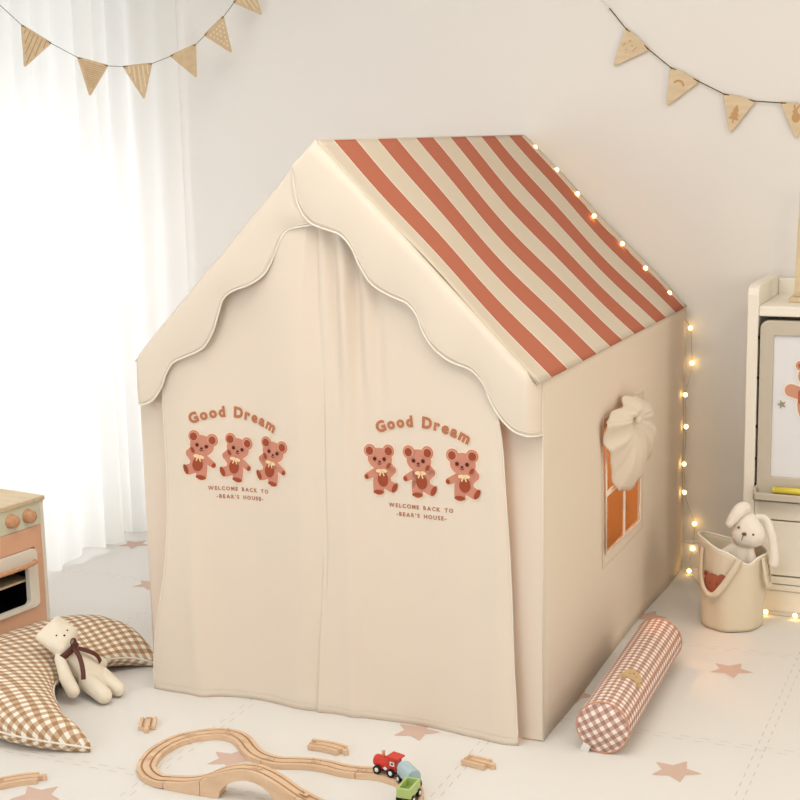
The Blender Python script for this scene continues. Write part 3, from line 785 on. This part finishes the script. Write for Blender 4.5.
# ================================================================ basket and bunny
bk = thing('storage_basket', (1.235, .925, .001), 'ivory canvas storage basket with a bear face patch and two handles', 'basket')
def bfn(u, v):
    a = 2*PI*u; rr = .079+.010*v+.0018*math.sin(7*a+2*v)+.002*math.sin(3*a)
    if v > .9: rr += .001
    top = .218+.022*math.cos(a-R(200))+.006*math.sin(2*a+1)-.020*math.exp(-((a-R(305))/.35)**2)
    return (rr*math.cos(a)*1.0, rr*math.sin(a), .002+(top)*v-.006*math.sin(PI*v)*0)
make('body', B().grid(bfn, 64, 20, closed_u=True), M_canvas, bk, recalc=False, solid=.004)
bb = B(); bb.lathe([(.001, .002), (.04, .002), (.079, .003), (.080, .006), (.001, .006)], 48); make('bottom', bb, M_canvas, bk)
rim = B(); rim.tube([Vector(bfn(k/64, 1)) for k in range(64)], .0032, 8, closed=True); make('rim', rim, M_pipe, bk)
def strap(P, wd, m, par, name='handle', nrm=None):
    P = spline(P, 6); bb = B(); n = len(P)
    for i in range(n):
        t = (P[min(i+1, n-1)]-P[max(i-1, 0)]).normalized()
        out = Vector((P[i].x, P[i].y, 0)).normalized() if nrm is None else nrm
        side = t.cross(out).normalized()*wd/2
        bb.v += [tuple(P[i]-side), tuple(P[i]+side)]
    for i in range(n-1): bb.f.append([2*i, 2*i+1, 2*i+3, 2*i+2]); bb.m.append(0); bb.smooth.append(True)
    return make(name, bb, m, par, recalc=False, solid=.0025)
def onb(a, z, d=.006, ):
    r_ = .083+.010*z/.23+d; return Vector((r_*math.cos(R(a)), r_*math.sin(R(a)), z))
strap([onb(-136, .225, .003), onb(-137, .19), onb(-135, .145, .010), onb(-122, .108, .014), onb(-106, .105, .016), onb(-92, .135, .012), onb(-78, .175, .008), onb(-68, .205, .004)], .017, M_canvas, bk)
strap([onb(-22, .20, .003), onb(-20, .17, .008), onb(-14, .125, .014), onb(2, .118, .016), onb(18, .14, .012), onb(28, .19, .004)], .017, M_canvas, bk)
pt = B()
def patch(P, lay, mi):
    fan3(pt, P, lambda u, v: onb(-112+u, .133+v, .0022+lay*.001), mi)
patch(circ(0, 0, 20, .027, 24), 0, 0); patch(circ(-14, .022, 6.5, .009), 0, 0); patch(circ(16, .020, 6.5, .009), 0, 0)
patch(circ(-14, .022, 2.2, .003), 1, 1); patch(circ(-6, .000, 1.2, .002), 1, 1); patch(circ(7, .000, 1.2, .002), 1, 1)
make('bear_patch', pt, [M_terr, M_p_eye, M_p_bow], bk, recalc=False)
# bunny
bn = thing('plush_bunny', (1.262, .925, .16), 'white plush bunny with drooping ears sitting in the canvas basket', 'plush toy')
bb = B()
hc = Vector((.016, -.01, .108))
bb.hull([(hc+Vector((-.004, 0, .012)), .036), (hc+Vector((.010, -.006, -.008)), .038), (hc+Vector((-.010, -.008, -.010)), .034)])
bb.hull([(Vector((-.002, -.005, .06)), .026), (Vector((-.012, -.005, -.04)), .04)])
bb.hull([(Vector((-.020, -.015, .058)), .014), (Vector((-.055, -.022, .028)), .017)])
bb.hull([(Vector((.020, -.015, .055)), .013), (Vector((.035, -.025, .01)), .015)])
make('body', bb, M_bunny, bn, voxel=.003)
e1 = B(); L = spline([hc+Vector((-.006, .01, .046)), hc+Vector((-.012, -.004, .060)), hc+Vector((-.026, -.022, .050)), hc+Vector((-.044, -.034, .022))], 5)
e1.tube(L, [.012+.007*math.sin(PI*k/(len(L)-1)) for k in range(len(L))], 12); 
e1.ball(L[-1], .012); e1.ball(L[0], .012)
make('ear', e1, M_bunny, bn, voxel=.003)
e2 = B(); L = spline([hc+Vector((.022, .004, .036)), hc+Vector((.046, -.002, .034)), hc+Vector((.062, -.006, -.006)), hc+Vector((.070, -.008, -.062)), hc+Vector((.069, -.008, -.082))], 5)
e2.tube(L, [.008+.0065*(k/(len(L)-1)) for k in range(len(L))], 12); e2.ball(L[-1], .0145); e2.ball(L[0], .009)
make('ear', e2, M_bunny, bn, voxel=.003)
tocam = (Vector(cam.location)-Vector((1.28, .915, .27))).normalized()
fd = Vector((-.02, -.96, .12)).normalized(); fx = fd.cross(Vector((0, 0, 1))).normalized(); fx = -fx if fx.x < 0 else fx; fz = fx.cross(fd); fz = -fz if fz.z < 0 else fz
def face(dx, dz, d=.0445): return hc+fx*dx+fz*dz+fd*math.sqrt(max(0, d*d-dx*dx-dz*dz))
rl = R(-22)
def rot2(x, z): return (x*math.cos(rl)-z*math.sin(rl), x*math.sin(rl)+z*math.cos(rl))
for ex_ in (-.021, .021):
    e = B(); e.ball(face(*rot2(ex_, .002)), .0034, n=10, m=8); make('eye', e, M_grey, bn)
e = B(); p = face(*rot2(0, -.006), .0455); e.ball(p, (.0065, .003, .0048), n=12, m=8); make('nose', e, M_grey, bn)
e = B(); e.tube([face(*rot2(0, -.008), .0452), face(*rot2(-.001, -.018), .0452), face(*rot2(0, -.026), .0452)], .001, 6); make('mouth', e, M_grey, bn)
# ================================================================ bolster
Bn, Bf, Rb = Vector((1.138, -.012, .059)), Vector((1.122, .565, .059)), .058
bo = thing('bolster_pillow', (Bn.x, Bn.y, 0), 'long pink and white gingham bolster pillow lying beside the tent', 'pillow')
ax = (Bf-Bn).normalized(); ux = Vector((0, 0, 1)); vx = ax.cross(ux).normalized(); LB = (Bf-Bn).length
org = Vector((Bn.x, Bn.y, 0))
prof = [(0, .97), (.006, .995), (.02, 1.0), (.2, 1.005), (.5, 1.0), (.8, 1.004), (.98, 1.0), (.994, .995), (1, .97)]
NS = 64; bb = B(); uvs = []
for t, q in prof:
    for k in range(NS+1):
        a = 2*PI*k/NS
        p = Bn+ax*(t*LB)+(ux*math.cos(a)+vx*math.sin(a))*Rb*q
        bb.v.append(tuple(p-org)); uvs.append((a*Rb+.003, t*LB))
for i in range(len(prof)-1):
    for k in range(NS): bb.f.append([i*(NS+1)+k, i*(NS+1)+k+1, (i+1)*(NS+1)+k+1, (i+1)*(NS+1)+k]); bb.m.append(0); bb.smooth.append(True)
make('cover', bb, M_bol, bo, recalc=False, uvfn=lambda i, co: uvs[i])
for t, sgn in ((0, -1), (1, 1)):
    bb = B(); uu = []
    rings = [0, .3, .6, .85, .97]
    for q in rings:
        for k in range(NS):
            a = 2*PI*k/NS; bul = .012*(1-q*q)
            bb.v.append(tuple(Bn+ax*(t*LB)+ax*sgn*bul+(ux*math.cos(a)+vx*math.sin(a))*Rb*q-org))
            x_, y_ = q*Rb*math.cos(a+.6), q*Rb*math.sin(a+.6); uu.append((x_+.004, y_+.002))
    for i in range(len(rings)-1):
        for k in range(NS): bb.f.append([i*NS+k, i*NS+(k+1) % NS, (i+1)*NS+(k+1) % NS, (i+1)*NS+k]); bb.m.append(0); bb.smooth.append(True)
    make('end_panel', bb, M_bol, bo, recalc=False, uvfn=lambda i, co: uu[i])
    p_ = B(); p_.tube([Bn+ax*(t*LB)+(ux*math.cos(2*PI*k/48)+vx*math.sin(2*PI*k/48))*(Rb*.985)-org for k in range(48)], .0022, 8, closed=True); make('piping', p_, M_bol_pipe, bo)
for a in (62, -78):
    p_ = B(); d_ = (ux*math.cos(R(a))+vx*math.sin(R(a)))*(Rb*1.002); p_.tube([Bn+ax*LB*t+d_-org for t in (0, .2, .5, .8, 1)], .0017, 6); make('seam', p_, M_bol_pipe, bo)
tg = B(); tg.box(Vector((-.036, -.008, .010)), (.018, .002, .022), 0, Matrix.Rotation(R(25), 3, 'Y') @ Matrix.Rotation(R(15), 3, 'X')); make('label_tag', tg, M_tag, bo)
pt = B()
def bpt(s_, a_, lay): return Bn+ax*s_+(ux*math.cos(a_)+vx*math.sin(a_))*(Rb*1.004+.0012+lay*.001)-org
sgn = 1 if vx.x > 0 else -1
def pp_(P, lay, mi): fan3(pt, P, lambda u, v: bpt(.185-v, sgn*(R(24))+sgn*u/Rb, lay), mi)
pp_(circ(0, 0, .022, .026, 28), 0, 0); pp_(circ(-.019, .024, .009, .012), .2, 0); pp_(circ(.019, .024, .009, .012), .2, 0)
pp_(circ(-.008, .003, .0018, n=8), 1, 1); pp_(circ(.008, .003, .0018, n=8), 1, 1); pp_(circ(0, -.005, .0028, .002, n=8), 1, 1); pp_(circ(.019, .024, .004, .006, n=10), 1, 2); pp_(circ(-.019, .024, .004, .006, n=10), 1, 2)
make('bear_patch', pt, [mat('patch_tan', (206, 174, 132), .9, .3, 600), M_p_eye, M_engr], bo, recalc=False)
# ================================================================ crescent moon pillow
mo = thing('moon_pillow', (-.28, -.12, 0), 'large crescent pillow in brown and white gingham on the floor', 'pillow')
outer = [(-.060, .098), (-.11, .135), (-.20, .185), (-.30, .212), (-.385, .19), (-.445, .10), (-.475, -.02), (-.475, -.15), (-.43, -.27), (-.35, -.365), (-.23, -.43), (-.10, -.458), (.01, -.446), (.094, -.408)]
inner = [(-.062, .088), (-.09, .062), (-.118, .022), (-.145, -.02), (-.162, -.06), (-.172, -.105), (-.17, -.15), (-.155, -.195), (-.13, -.235), (-.095, -.275), (-.055, -.312), (-.01, -.35), (.045, -.378), (.090, -.400)]
osn = spline([(x, y, 0) for x, y in outer], 6); isn = spline([(x, y, 0) for x, y in inner], 6)
NM = len(osn); NR = 40
bb = B(); mu = []
om = Vector((-.28, -.12, 0))
for i in range(NM):
    o_, i_ = osn[i], isn[i]; c_ = (o_+i_)/2; h_ = (o_-i_)*.5; wd = h_.length
    t = i/(NM-1); hz = .009+.043*(1-math.exp(-wd/.055)); zc = hz*.95; Lh = PI/2*math.sqrt((wd*wd+hz*hz)/2)*1.0
    for k in range(NR):
        a = 2*PI*k/NR; ca, sa = math.cos(a), math.sin(a)
        e_ = abs(ca)**.9*(1 if ca > 0 else -1)
        crimp = 1
        p = c_+h_*e_+Vector((0, 0, zc+hz*(abs(sa)**.9)*(1 if sa > 0 else -.93)*crimp))
        p.z += .002*noise.noise(Vector((p.x*22, p.y*22, 1)))
        bb.v.append(tuple(p-om)); 
        # cloth coordinates: straight grain of the flat panel
        g_ = c_+h_.normalized()*(Lh*(1-a/(PI/2)) if a <= PI else Lh*(a-1.5*PI)/(PI/2)+0)
        mu.append(((g_.x*math.cos(.55)-g_.y*math.sin(.55)), (g_.x*math.sin(.55)+g_.y*math.cos(.55))))
for i in range(NM-1):
    for k in range(NR): bb.f.append([i*NR+k, (i+1)*NR+k, (i+1)*NR+(k+1) % NR, i*NR+(k+1) % NR]); bb.m.append(0); bb.smooth.append(True)
bb.f += [list(range(NR)), [(NM-1)*NR+k for k in range(NR)][::-1]]; bb.m += [0, 0]; bb.smooth += [True, True]
make('cover', bb, M_moon, mo, uvfn=lambda i, co: mu[i])
for L, nm in ((osn, 0), (isn, 1)):
    p_ = B(); q_ = []
    for i in range(NM):
        c_ = (osn[i]+isn[i])/2; d_ = (L[i]-c_); wd = d_.length; hz = .009+.043*(1-math.exp(-wd/.055))
        q_.append(c_+d_*1.0+Vector((0, 0, hz*.95))-om)
    p_.tube(q_, .0024, 6); make('seam_piping', p_, M_pipe, mo)
# ================================================================ small bear doll on the moon pillow
do = thing('bear_doll', (-.12, -.12, 0), 'small cream fabric bear doll with a brown ribbon leaning on the moon pillow', 'plush toy')
oD = Vector((-.12, -.12, 0))
def V(*a): return Vector(a)-oD
neck = V(-.158, -.138, .118)
bb = B()
headb = [(V(-.232, -.070, .158), .010), (V(-.224, -.152, .142), .011), (V(-.180, -.100, .135), .024), (V(-.166, -.150, .122), .022), (V(-.205, -.115, .150), .022)]
bb.hull(headb)
bb.hull([(V(-.155, -.135, .112), .020), (V(-.135, -.115, .068), .032)]); bb.hull([(V(-.135, -.115, .068), .032), (V(-.112, -.106, .040), .033)])
bb.hull([(V(-.160, -.165, .100), .013), (V(-.128, -.185, .060), .017)]); bb.hull([(V(-.128, -.185, .060), .017), (V(-.108, -.190, .034), .017)])
bb.hull([(V(-.138, -.085, .085), .012), (V(-.122, -.050, .052), .015)])
bb.hull([(V(-.108, -.130, .036), .024), (V(-.040, -.162, .022), .020)]); bb.hull([(V(-.104, -.085, .036), .024), (V(-.035, -.112, .020), .018)])
make('body', bb, M_plush, do, voxel=.0028)
cdir = (Vector(cam.location)-Vector((-.18, -.12, .13))).normalized()
hcv = V(-.185, -.118, .138)
# facial stitches lie where the head's surface faces the room
fy = Vector((.45, -.62, .64)).normalized()
axd = (V(-.158, -.138, .118)-V(-.228, -.111, .150)).normalized()      # from ears to chin
sd = fy.cross(axd).normalized()
from mathutils.bvhtree import BVHTree
hb2 = B().hull(headb); bvh = BVHTree.FromPolygons([Vector(v) for v in hb2.v], hb2.f)
def hs(a, s_):
    o0 = hcv+axd*a+sd*s_+fy*.2; hit = bvh.ray_cast(o0, -fy)[0]
    return hit if hit is not None else hcv+axd*a+sd*s_+fy*.03
for a, s_, r_, nm in ((.002, -.015, .0022, 'eye'), (.002, .015, .0022, 'eye'), (.013, 0, .0028, 'nose')):
    e = B(); e.ball(hs(a, s_), r_, n=10, m=8); make(nm, e, M_black, do)
# ribbon collar, bow loop and tails
tx_ = Vector((-.5, .0, .8)); nd = (neck-V(-.12, -.11, .055)).normalized()
p1 = nd.orthogonal().normalized(); p2 = nd.cross(p1)
nc = V(-.159, -.139, .112)
L = [nc+(p1*math.cos(2*PI*k/28)+p2*math.sin(2*PI*k/28))*.031 for k in range(28)]
rbn = B(); 
for k in range(28):
    a0, b0 = L[k], L[(k+1) % 28]; w_ = nd*.008
    rbn.add([a0-w_, b0-w_, b0+w_, a0+w_], [(0, 1, 2, 3)], 0, True)
rib = make('ribbon', rbn, M_ribbon, do, recalc=False, solid=.002)
kn = nc+(Vector((.72, -.35, .6)).normalized()-nd*Vector((.72, -.35, .6)).normalized().dot(nd)).normalized()*.034
def rstrip(P, wd, nrm, name):
    return strap(P, wd, M_ribbon, rib, name, nrm=Vector(nrm).normalized())
rstrip([kn, kn+Vector((.022, -.010, -.016)), kn+Vector((.040, -.024, -.040)), kn+Vector((.048, -.034, -.062))], .011, (.5, -.6, .6), 'ribbon_tail')
rstrip([kn, kn+Vector((.018, .022, -.012)), kn+Vector((.032, .044, -.030)), kn+Vector((.034, .056, -.052))], .011, (.6, -.3, .7), 'ribbon_tail')
lp = B(); lp.tube([kn+Vector((0, .000, .003))+Vector((.004*math.sin(t), .005*math.sin(t), .010*(1-math.cos(t)))) for t in [2*PI*k/14 for k in range(14)]], .0017, 6, closed=True); lp.ball(kn, .0048, n=10, m=8)
make('bow_loop', lp, M_ribbon, rib)
# ================================================================ toy kitchen
kt = thing('toy_kitchen', (-.502, .249, 0), 'small wooden toy kitchen with peach oven front and two round knobs', 'toy kitchen', rz=R(-7.7))
KW, KD, KH = .40, .215, .378
def kb_(name, a, c, m, bev=.003, par=None): return make(name, B().span(a, c), m, par or kt, bevel=bev)
kb_('worktop', (-KD-.004, -KW-.008, KH-.014), (.006, .004, KH), M_pine, .003)
for y0 in (-.012, -KW): kb_('side_panel', (-KD, y0, 0), (.002, y0+.012, KH-.014), M_kwhite, .002)
kb_('back_panel', (-KD, -KW+.012, 0), (-KD+.01, -.012, KH-.014), M_kwhite, 0)
kb_('control_panel', (-.012, -KW+.012, .300), (.000, -.012, KH-.014), M_sage, .001)
fr = ring([(-.0125, .01), (-.0125, .299), (-.30, .299), (-.30, .01)], [(-.040, .075), (-.040, .243), (-.265, .243), (-.265, .075)], lambda u, v, t: (t, u, v), -.012, 0)
make('oven_front', fr, M_pink, kt, bevel=.0008)
kb_('cupboard_front', (-.012, -KW+.012, .01), (0, -.302, .299), M_pink, .001)
kb_('base_board', (-.012, -KW+.012, 0), (-.004, -.012, .01), M_pink, 0)
dor = make('oven_door', ring(rrect(-.262, .078, -.038, .241, .016), rrect(-.232, .090, -.072, .194, .012), lambda u, v, t: (t, u, v), -.010, .007), M_kwhite, kt, bevel=.002)
hd = B(); hd.tube(spline([(.007, -.245, .205), (.022, -.235, .208), (.031, -.19, .209), (.033, -.145, .2095), (.031, -.10, .209), (.022, -.062, .208), (.007, -.052, .205)], 5), .0065, 10); make('handle', hd, M_knob, dor)
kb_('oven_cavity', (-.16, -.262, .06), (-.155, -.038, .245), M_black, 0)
kb_('oven_rack', (-.15, -.255, .150), (-.014, -.045, .156), M_pine, .001)
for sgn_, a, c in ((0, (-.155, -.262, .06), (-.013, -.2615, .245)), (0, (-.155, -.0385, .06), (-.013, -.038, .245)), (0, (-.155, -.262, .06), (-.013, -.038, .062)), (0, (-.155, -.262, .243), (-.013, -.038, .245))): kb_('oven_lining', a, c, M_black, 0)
for y in (-.058, -.120, -.25, -.31):
    k_ = B(); k_.lathe([(.0001, 0), (.019, 0), (.019, .004), (.0165, .005), (.0165, .018), (.0145, .021), (.0001, .021)], 28, fn=lambda p, y=y: Vector((p.z, y+p.x, .333+p.y)), close=False); make('knob', k_, M_knob, kt, recalc=True)
k_ = B(); k_.lathe([(.0001, KH), (.052, KH), (.052, KH+.003), (.036, KH+.004), (.034, KH+.002), (.0001, KH+.002)], 40, fn=lambda p: Vector((p.x-.12, p.y-.205, p.z)), close=False); make('hob_ring', k_, [M_sage], kt)
# ================================================================ wooden railway
def sweep_track(pts, name='track_piece', W_=.040, H0=.012, solid_from=None, bottom=None):
    """pts: centreline (x,y,ztop). grooves cut as channels in the section."""
    n = len(pts); bb = B()
    sec = [(-.5, 0), (-.29, 0), (-.29, -.0032), (-.17, -.0032), (-.17, 0), (.17, 0), (.17, -.0032), (.29, -.0032), (.29, 0), (.5, 0)]
    m_ = len(sec)+2
    for i, p in enumerate(pts):
        t = (pts[min(i+1, n-1)]-pts[max(i-1, 0)]); t.z = 0; t.normalize(); s_ = Vector((-t.y, t.x, 0))
        for u, dz in sec: bb.v.append(tuple(p+s_*(u*W_)+Vector((0, 0, dz))))
        zb = bottom(i/(n-1), p) if bottom else p.z-H0
        for u in (.5, -.5): q = p+s_*(u*W_); bb.v.append((q.x, q.y, max(zb, .0005)))
    for i in range(n-1):
        for k in range(m_):
            k2 = (k+1) % m_
            gr = k in (2, 6)
            bb.f.append([i*m_+k, i*m_+k2, (i+1)*m_+k2, (i+1)*m_+k]); bb.m.append(1 if k in (1, 2, 5, 6) else 0); bb.smooth.append(False)
    bb.f += [list(range(m_)), [(n-1)*m_+k for k in range(m_)][::-1]]; bb.m += [0, 0]; bb.smooth += [False]*2
    return bb
def dense(pts, n=6): return spline(pts, n)
tr_main = [(.500-.157, -.486, .0155), (.318, -.484, .0125), (.288, -.470, .012), (.262, -.445, .012), (.248, -.415, .012), (.238, -.376, .012), (.238, -.340, .012), (.243, -.308, .012), (.257, -.276, .012), (.278, -.252, .012), (.305, -.233, .012), (.330, -.226, .012),
           (.357, -.229, .012), (.388, -.248, .012), (.420, -.279, .012), (.450, -.302, .012), (.482, -.314, .012), (.514, -.316, .012), (.545, -.306, .012), (.580, -.297, .012), (.620, -.296, .012), (.655, -.302, .012), (.690, -.300, .012), (.723, -.293, .012),
           (.758, -.294, .012), (.792, -.305, .012), (.820, -.325, .012), (.842, -.356, .012), (.852, -.392, .012), (.856, -.425, .012), (.856, -.46, .012), (.852, -.50, .012)]
T_ = [Vector(p) for p in tr_main]
cuts = [(0, 4, 'curved beech track piece at the front left bend of the loop'), (4, 8, 'curved beech track piece at the far left bend of the loop'), (8, 11, 'curved beech track piece at the back left of the loop'), (11, 13, 'short beech track piece at the very back of the loop'),
        (13, 16, 'curved beech track piece bending down behind the bridge arch'), (16, 19, 'beech track piece between the loop and the long run to the train'), (19, 22, 'wavy beech track piece midway along the run to the train'), (22, 25, 'beech track piece under the red locomotive'),
        (25, 28, 'curved beech track piece under the pale blue wagon'), (28, 31, 'beech track piece under the green wagon at the bottom edge')]
def peg(parent, p, d, o_, W_=.04):
    """jigsaw peg of this piece sitting in the socket of the next"""
    d = Vector((d.x, d.y, 0)).normalized(); s_ = Vector((-d.y, d.x, 0)); c_ = p+d*.014
    k = B()
    P = circ(0, 0, .0068, n=16); k.add([c_+d*u+s_*v+Vector((0, 0, .0003))-o_ for u, v in P], [list(range(16))], 1)
    P = circ(0, 0, .0055, n=16); k.add([c_+d*u+s_*v+Vector((0, 0, .0006))-o_ for u, v in P], [list(range(16))], 0)
    k.add([p+d*u+s_*v+Vector((0, 0, .0003))-o_ for u, v in ((-.001, -.0032), (.009, -.0032), (.009, .0032), (-.001, .0032))], [(0, 1, 2, 3)], 1)
    k.add([p+d*u+s_*v+Vector((0, 0, .0006))-o_ for u, v in ((-.001, -.002), (.0095, -.002), (.0095, .002), (-.001, .002))], [(0, 1, 2, 3)], 0)
    make('connector_peg', k, [M_beech, M_beech_d], parent, recalc=False)
full = spline(T_, 6)
def track_thing(pts, label, bottom=None, pg=True):
    o_ = Vector((pts[0].x, pts[0].y, 0))
    # small expansion gap at both ends
    a = pts[:]; d0 = (a[1]-a[0]).normalized(); d1 = (a[-1]-a[-2]).normalized(); e0 = a[0]+d0*.0005; e1 = a[-1]-d1*.0005; a[0] = e0; a[-1] = e1
    bb = sweep_track([p.copy() for p in a], bottom=bottom)
    bb.v = [tuple(Vector(v)-o_) for v in bb.v]
    t = thing('toy_track', o_, label, 'toy railway track', 'toy railway tracks')
    make('rail_board', bb, [M_beech, M_beech_d], t)
    if pg: peg(t, pts[-1], pts[-1]-pts[-2], o_)
    return t
for a, c, lab in cuts: track_thing(full[a*6:c*6+1], lab)
# bridge: solid ramp, then two arch halves
BR = [Vector(p) for p in ((.343, -.486, .0155), (.388, -.486, .0215), (.429, -.485, .033), (.468, -.481, .052), (.505, -.476, .0635), (.540, -.474, .067), (.575, -.478, .0635), (.612, -.484, .053), (.651, -.487, .036), (.70, -.488, .0215), (.75, -.486, .015), (.79, -.484, .012))]
bf = spline(BR, 6)
track_thing(bf[0:13], 'beech ramp track piece rising to the arched bridge', bottom=lambda t, p: .0005)
def arch(t, p):
    x = p.x; c_, hw = .540, .072
    if abs(x-c_) > hw: return .0005
    return .046*math.sqrt(max(0, 1-((x-c_)/hw)**2))
def fine(P): 
    out = []
    for a, c in zip(P, P[1:]): out += [a, a.lerp(c, .5)]
    return out+[P[-1]]
track_thing(fine(bf[12:31]), 'left half of the arched beech bridge over the floor', bottom=arch)
track_thing(fine(bf[30:49]), 'right half of the arched beech bridge, running to the bottom edge', bottom=arch)
track_thing(bf[48:67], 'beech ramp track piece going down from the bridge at the bottom edge', bottom=lambda t, p: .0005)
# loose pieces
def loose(cx, cy, L, ang, bend, label, H0=.012):
    o_ = Vector((cx, cy, 0)); t = thing('toy_track', o_, label, 'toy railway track', 'loose toy railway tracks', rz=R(ang))
    P = []
    for k in range(13):
        s_ = k/12-.5
        if bend: a = s_*L/bend; P.append(Vector((bend*math.sin(a), bend*(math.cos(a)-1), H0)))
        else: P.append(Vector((s_*L, 0, H0)))
    bb = sweep_track(P, W_=.038)
    d = (P[-1]-P[-2]).normalized(); s2 = Vector((-d.y, d.x, 0)); e = P[-1]
    rb_ = make('rail_board', bb, [M_beech, M_beech_d], t, bevel=.0006, seg=1)
    pg = B(); c_ = e+d*.012
    pg.prism(circ(0, 0, .0062, n=18), lambda u, v, q: (c_.x+d.x*u+s2.x*v, c_.y+d.y*u+s2.y*v, q), .0005, H0-.0005)
    pg.prism([(-.002, -.003), (.009, -.003), (.009, .003), (-.002, .003)], lambda u, v, q: (e.x+d.x*u+s2.x*v, e.y+d.y*u+s2.y*v, q), .0006, H0-.0006)
    make('connector_peg', pg, M_beech, t)
    so = B(); c0 = P[0]-(P[0]-P[1]).normalized()*.010
    so.add([(c0.x+u, c0.y+v, H0+.0003) for u, v in circ(0, 0, .0058, n=16)], [list(range(16))]); make('socket', so, M_beech_d, t, recalc=False)
    return t
loose(.130, -.236, .052, -62, 0, 'short straight beech track piece lying alone behind the loop, peg towards the viewer')
loose(.572, -.205, .082, -4, .16, 'loose curved beech track piece lying between the tent and the railway')
loose(.905, -.163, .056, -10, 0, 'short straight beech track piece lying at the right of the train')
loose(.038, -.588, .085, 43, .18, 'loose curved beech track piece lying in front of the moon pillow')
# ================================================================ train
def wheels(par, xs, r=.0092, w_=.0135, tire=.005):
    for x in xs:
        for s_ in (-1, 1):
            k = B(); k.lathe([(.0001, -tire/2), (r, -tire/2), (r, tire/2), (.0001, tire/2)], 24, fn=lambda p, x=x, s_=s_: Vector((x+p.x, s_*w_+p.z, r+p.y)), close=False)
            wh = make('wheel', k, M_tire, par)
            h = B(); h.lathe([(.0001, 0), (r*.52, 0), (r*.42, .0012), (.0001, .0014)], 18, fn=lambda p, x=x, s_=s_: Vector((x+p.x, s_*(w_+tire/2+p.z), r+p.y)), close=False); make('hub', h, M_hub, wh)
ZT = .0123
lo = thing('toy_locomotive', (.757, -.292, ZT), 'small red wooden toy locomotive on the track, heading left', 'toy train', rz=R(170))
lo.scale = (.9, .9, .9); lo['label'] = 'small red wooden toy locomotive on the track, heading left'
make('chassis', B().span((-.030, -.009, .007), (.030, .009, .014)), M_tire, lo, bevel=.001)
bb = B(); bb.lathe([(.0001, -.008), (.0135, -.008), (.0142, -.006), (.0142, .030), (.0125, .034), (.0001, .034)], 28, fn=lambda p: Vector((p.z, p.x, .0262+p.y)), close=False); make('boiler', bb, M_red, lo)
make('body', B().span((-.030, -.0125, .012), (.028, .0125, .022)), M_red, lo, bevel=.0015)
cb2 = B(); cb2.span((-.030, -.0135, .012), (-.008, .0135, .044)); cabp = make('cab', cb2, M_red, lo, bevel=.0015)
make('roof', B().box((-.021, 0, .0465), (.032, .033, .004), 0, Matrix.Rotation(R(-4), 3, 'Y')), M_red, cabp, bevel=.0012)
for s_ in (-1, 1):
    make('window', ring([(-.026, .027), (-.014, .027), (-.014, .037), (-.026, .037)], [(-.023, .0295), (-.017, .0295), (-.017, .0345), (-.023, .0345)], lambda u, v, t, s_=s_: (u, s_*(.0135+t), v), 0, .0005), M_hub, cabp)
    make('window_opening', B().span((-.023, s_*.0136, .0295), (-.017, s_*.0138, .0345)), M_tire, cabp)
    e = B(); e.prism([(-.006, 0), (0, -.005), (.006, 0), (0, .005)], lambda u, v, t, s_=s_: (u+.000, s_*(.0126+t), .0165+v), 0, .0006); make('emblem', e, M_hub, lo)
k = B(); k.lathe([(.0001, .036), (.0045, .036), (.0035, .046), (.0045, .049), (.004, .0525), (.0001, .053)], 20, fn=lambda p: Vector((p.x+.012, p.y, p.z)), close=False); make('chimney', k, M_knob, lo)
wheels(lo, (.020, -.018), r=.0105, w_=.0165)
def wagon(name, loc, rz, label):
    t = thing(name, loc, label, 'toy train', rz=R(rz))
    make('chassis', B().span((-.027, -.010, .007), (.027, .010, .0135)), M_tire, t, bevel=.001)
    wheels(t, (.017, -.017), r=.0085, w_=.0150)
    k = B(); k.tube([(.026, 0, .010), (.033, 0, .010)], .003, 8); k.tube([(-.026, 0, .010), (-.033, 0, .010)], .003, 8); make('coupling', k, M_tire, t)
    return t
wg = wagon('toy_wagon', (.8185, -.326, ZT), -42, 'pale blue rounded toy wagon coupled behind the red locomotive')
bb = B(); prof_ = [(-.0145, .0135), (.0145, .0135), (.0152, .022), (.0148, .030), (.012, .037), (.006, .0405), (0, .0415), (-.006, .0405), (-.012, .037), (-.0148, .030), (-.0152, .022)]
bb.prism(prof_, lambda u, v, t: (t, u, v), -.0265, .0265); make('tank_body', bb, M_blue, wg, bevel=.001)
wg = wagon('toy_wagon', (.8435, -.387, ZT), -88, 'green open-top toy wagon nearest the bottom edge')
make('hopper', ring([(-.028, -.0155), (.028, -.0155), (.028, .0155), (-.028, .0155)], [(-.0235, -.011), (.0235, -.011), (.0235, .011), (-.0235, .011)], lambda u, v, t: (u, v, t), .0135, .034), M_green, wg, bevel=.0008)
make('hopper_floor', B().span((-.0235, -.011, .0136), (.0235, .011, .018)), M_green_d, wg)
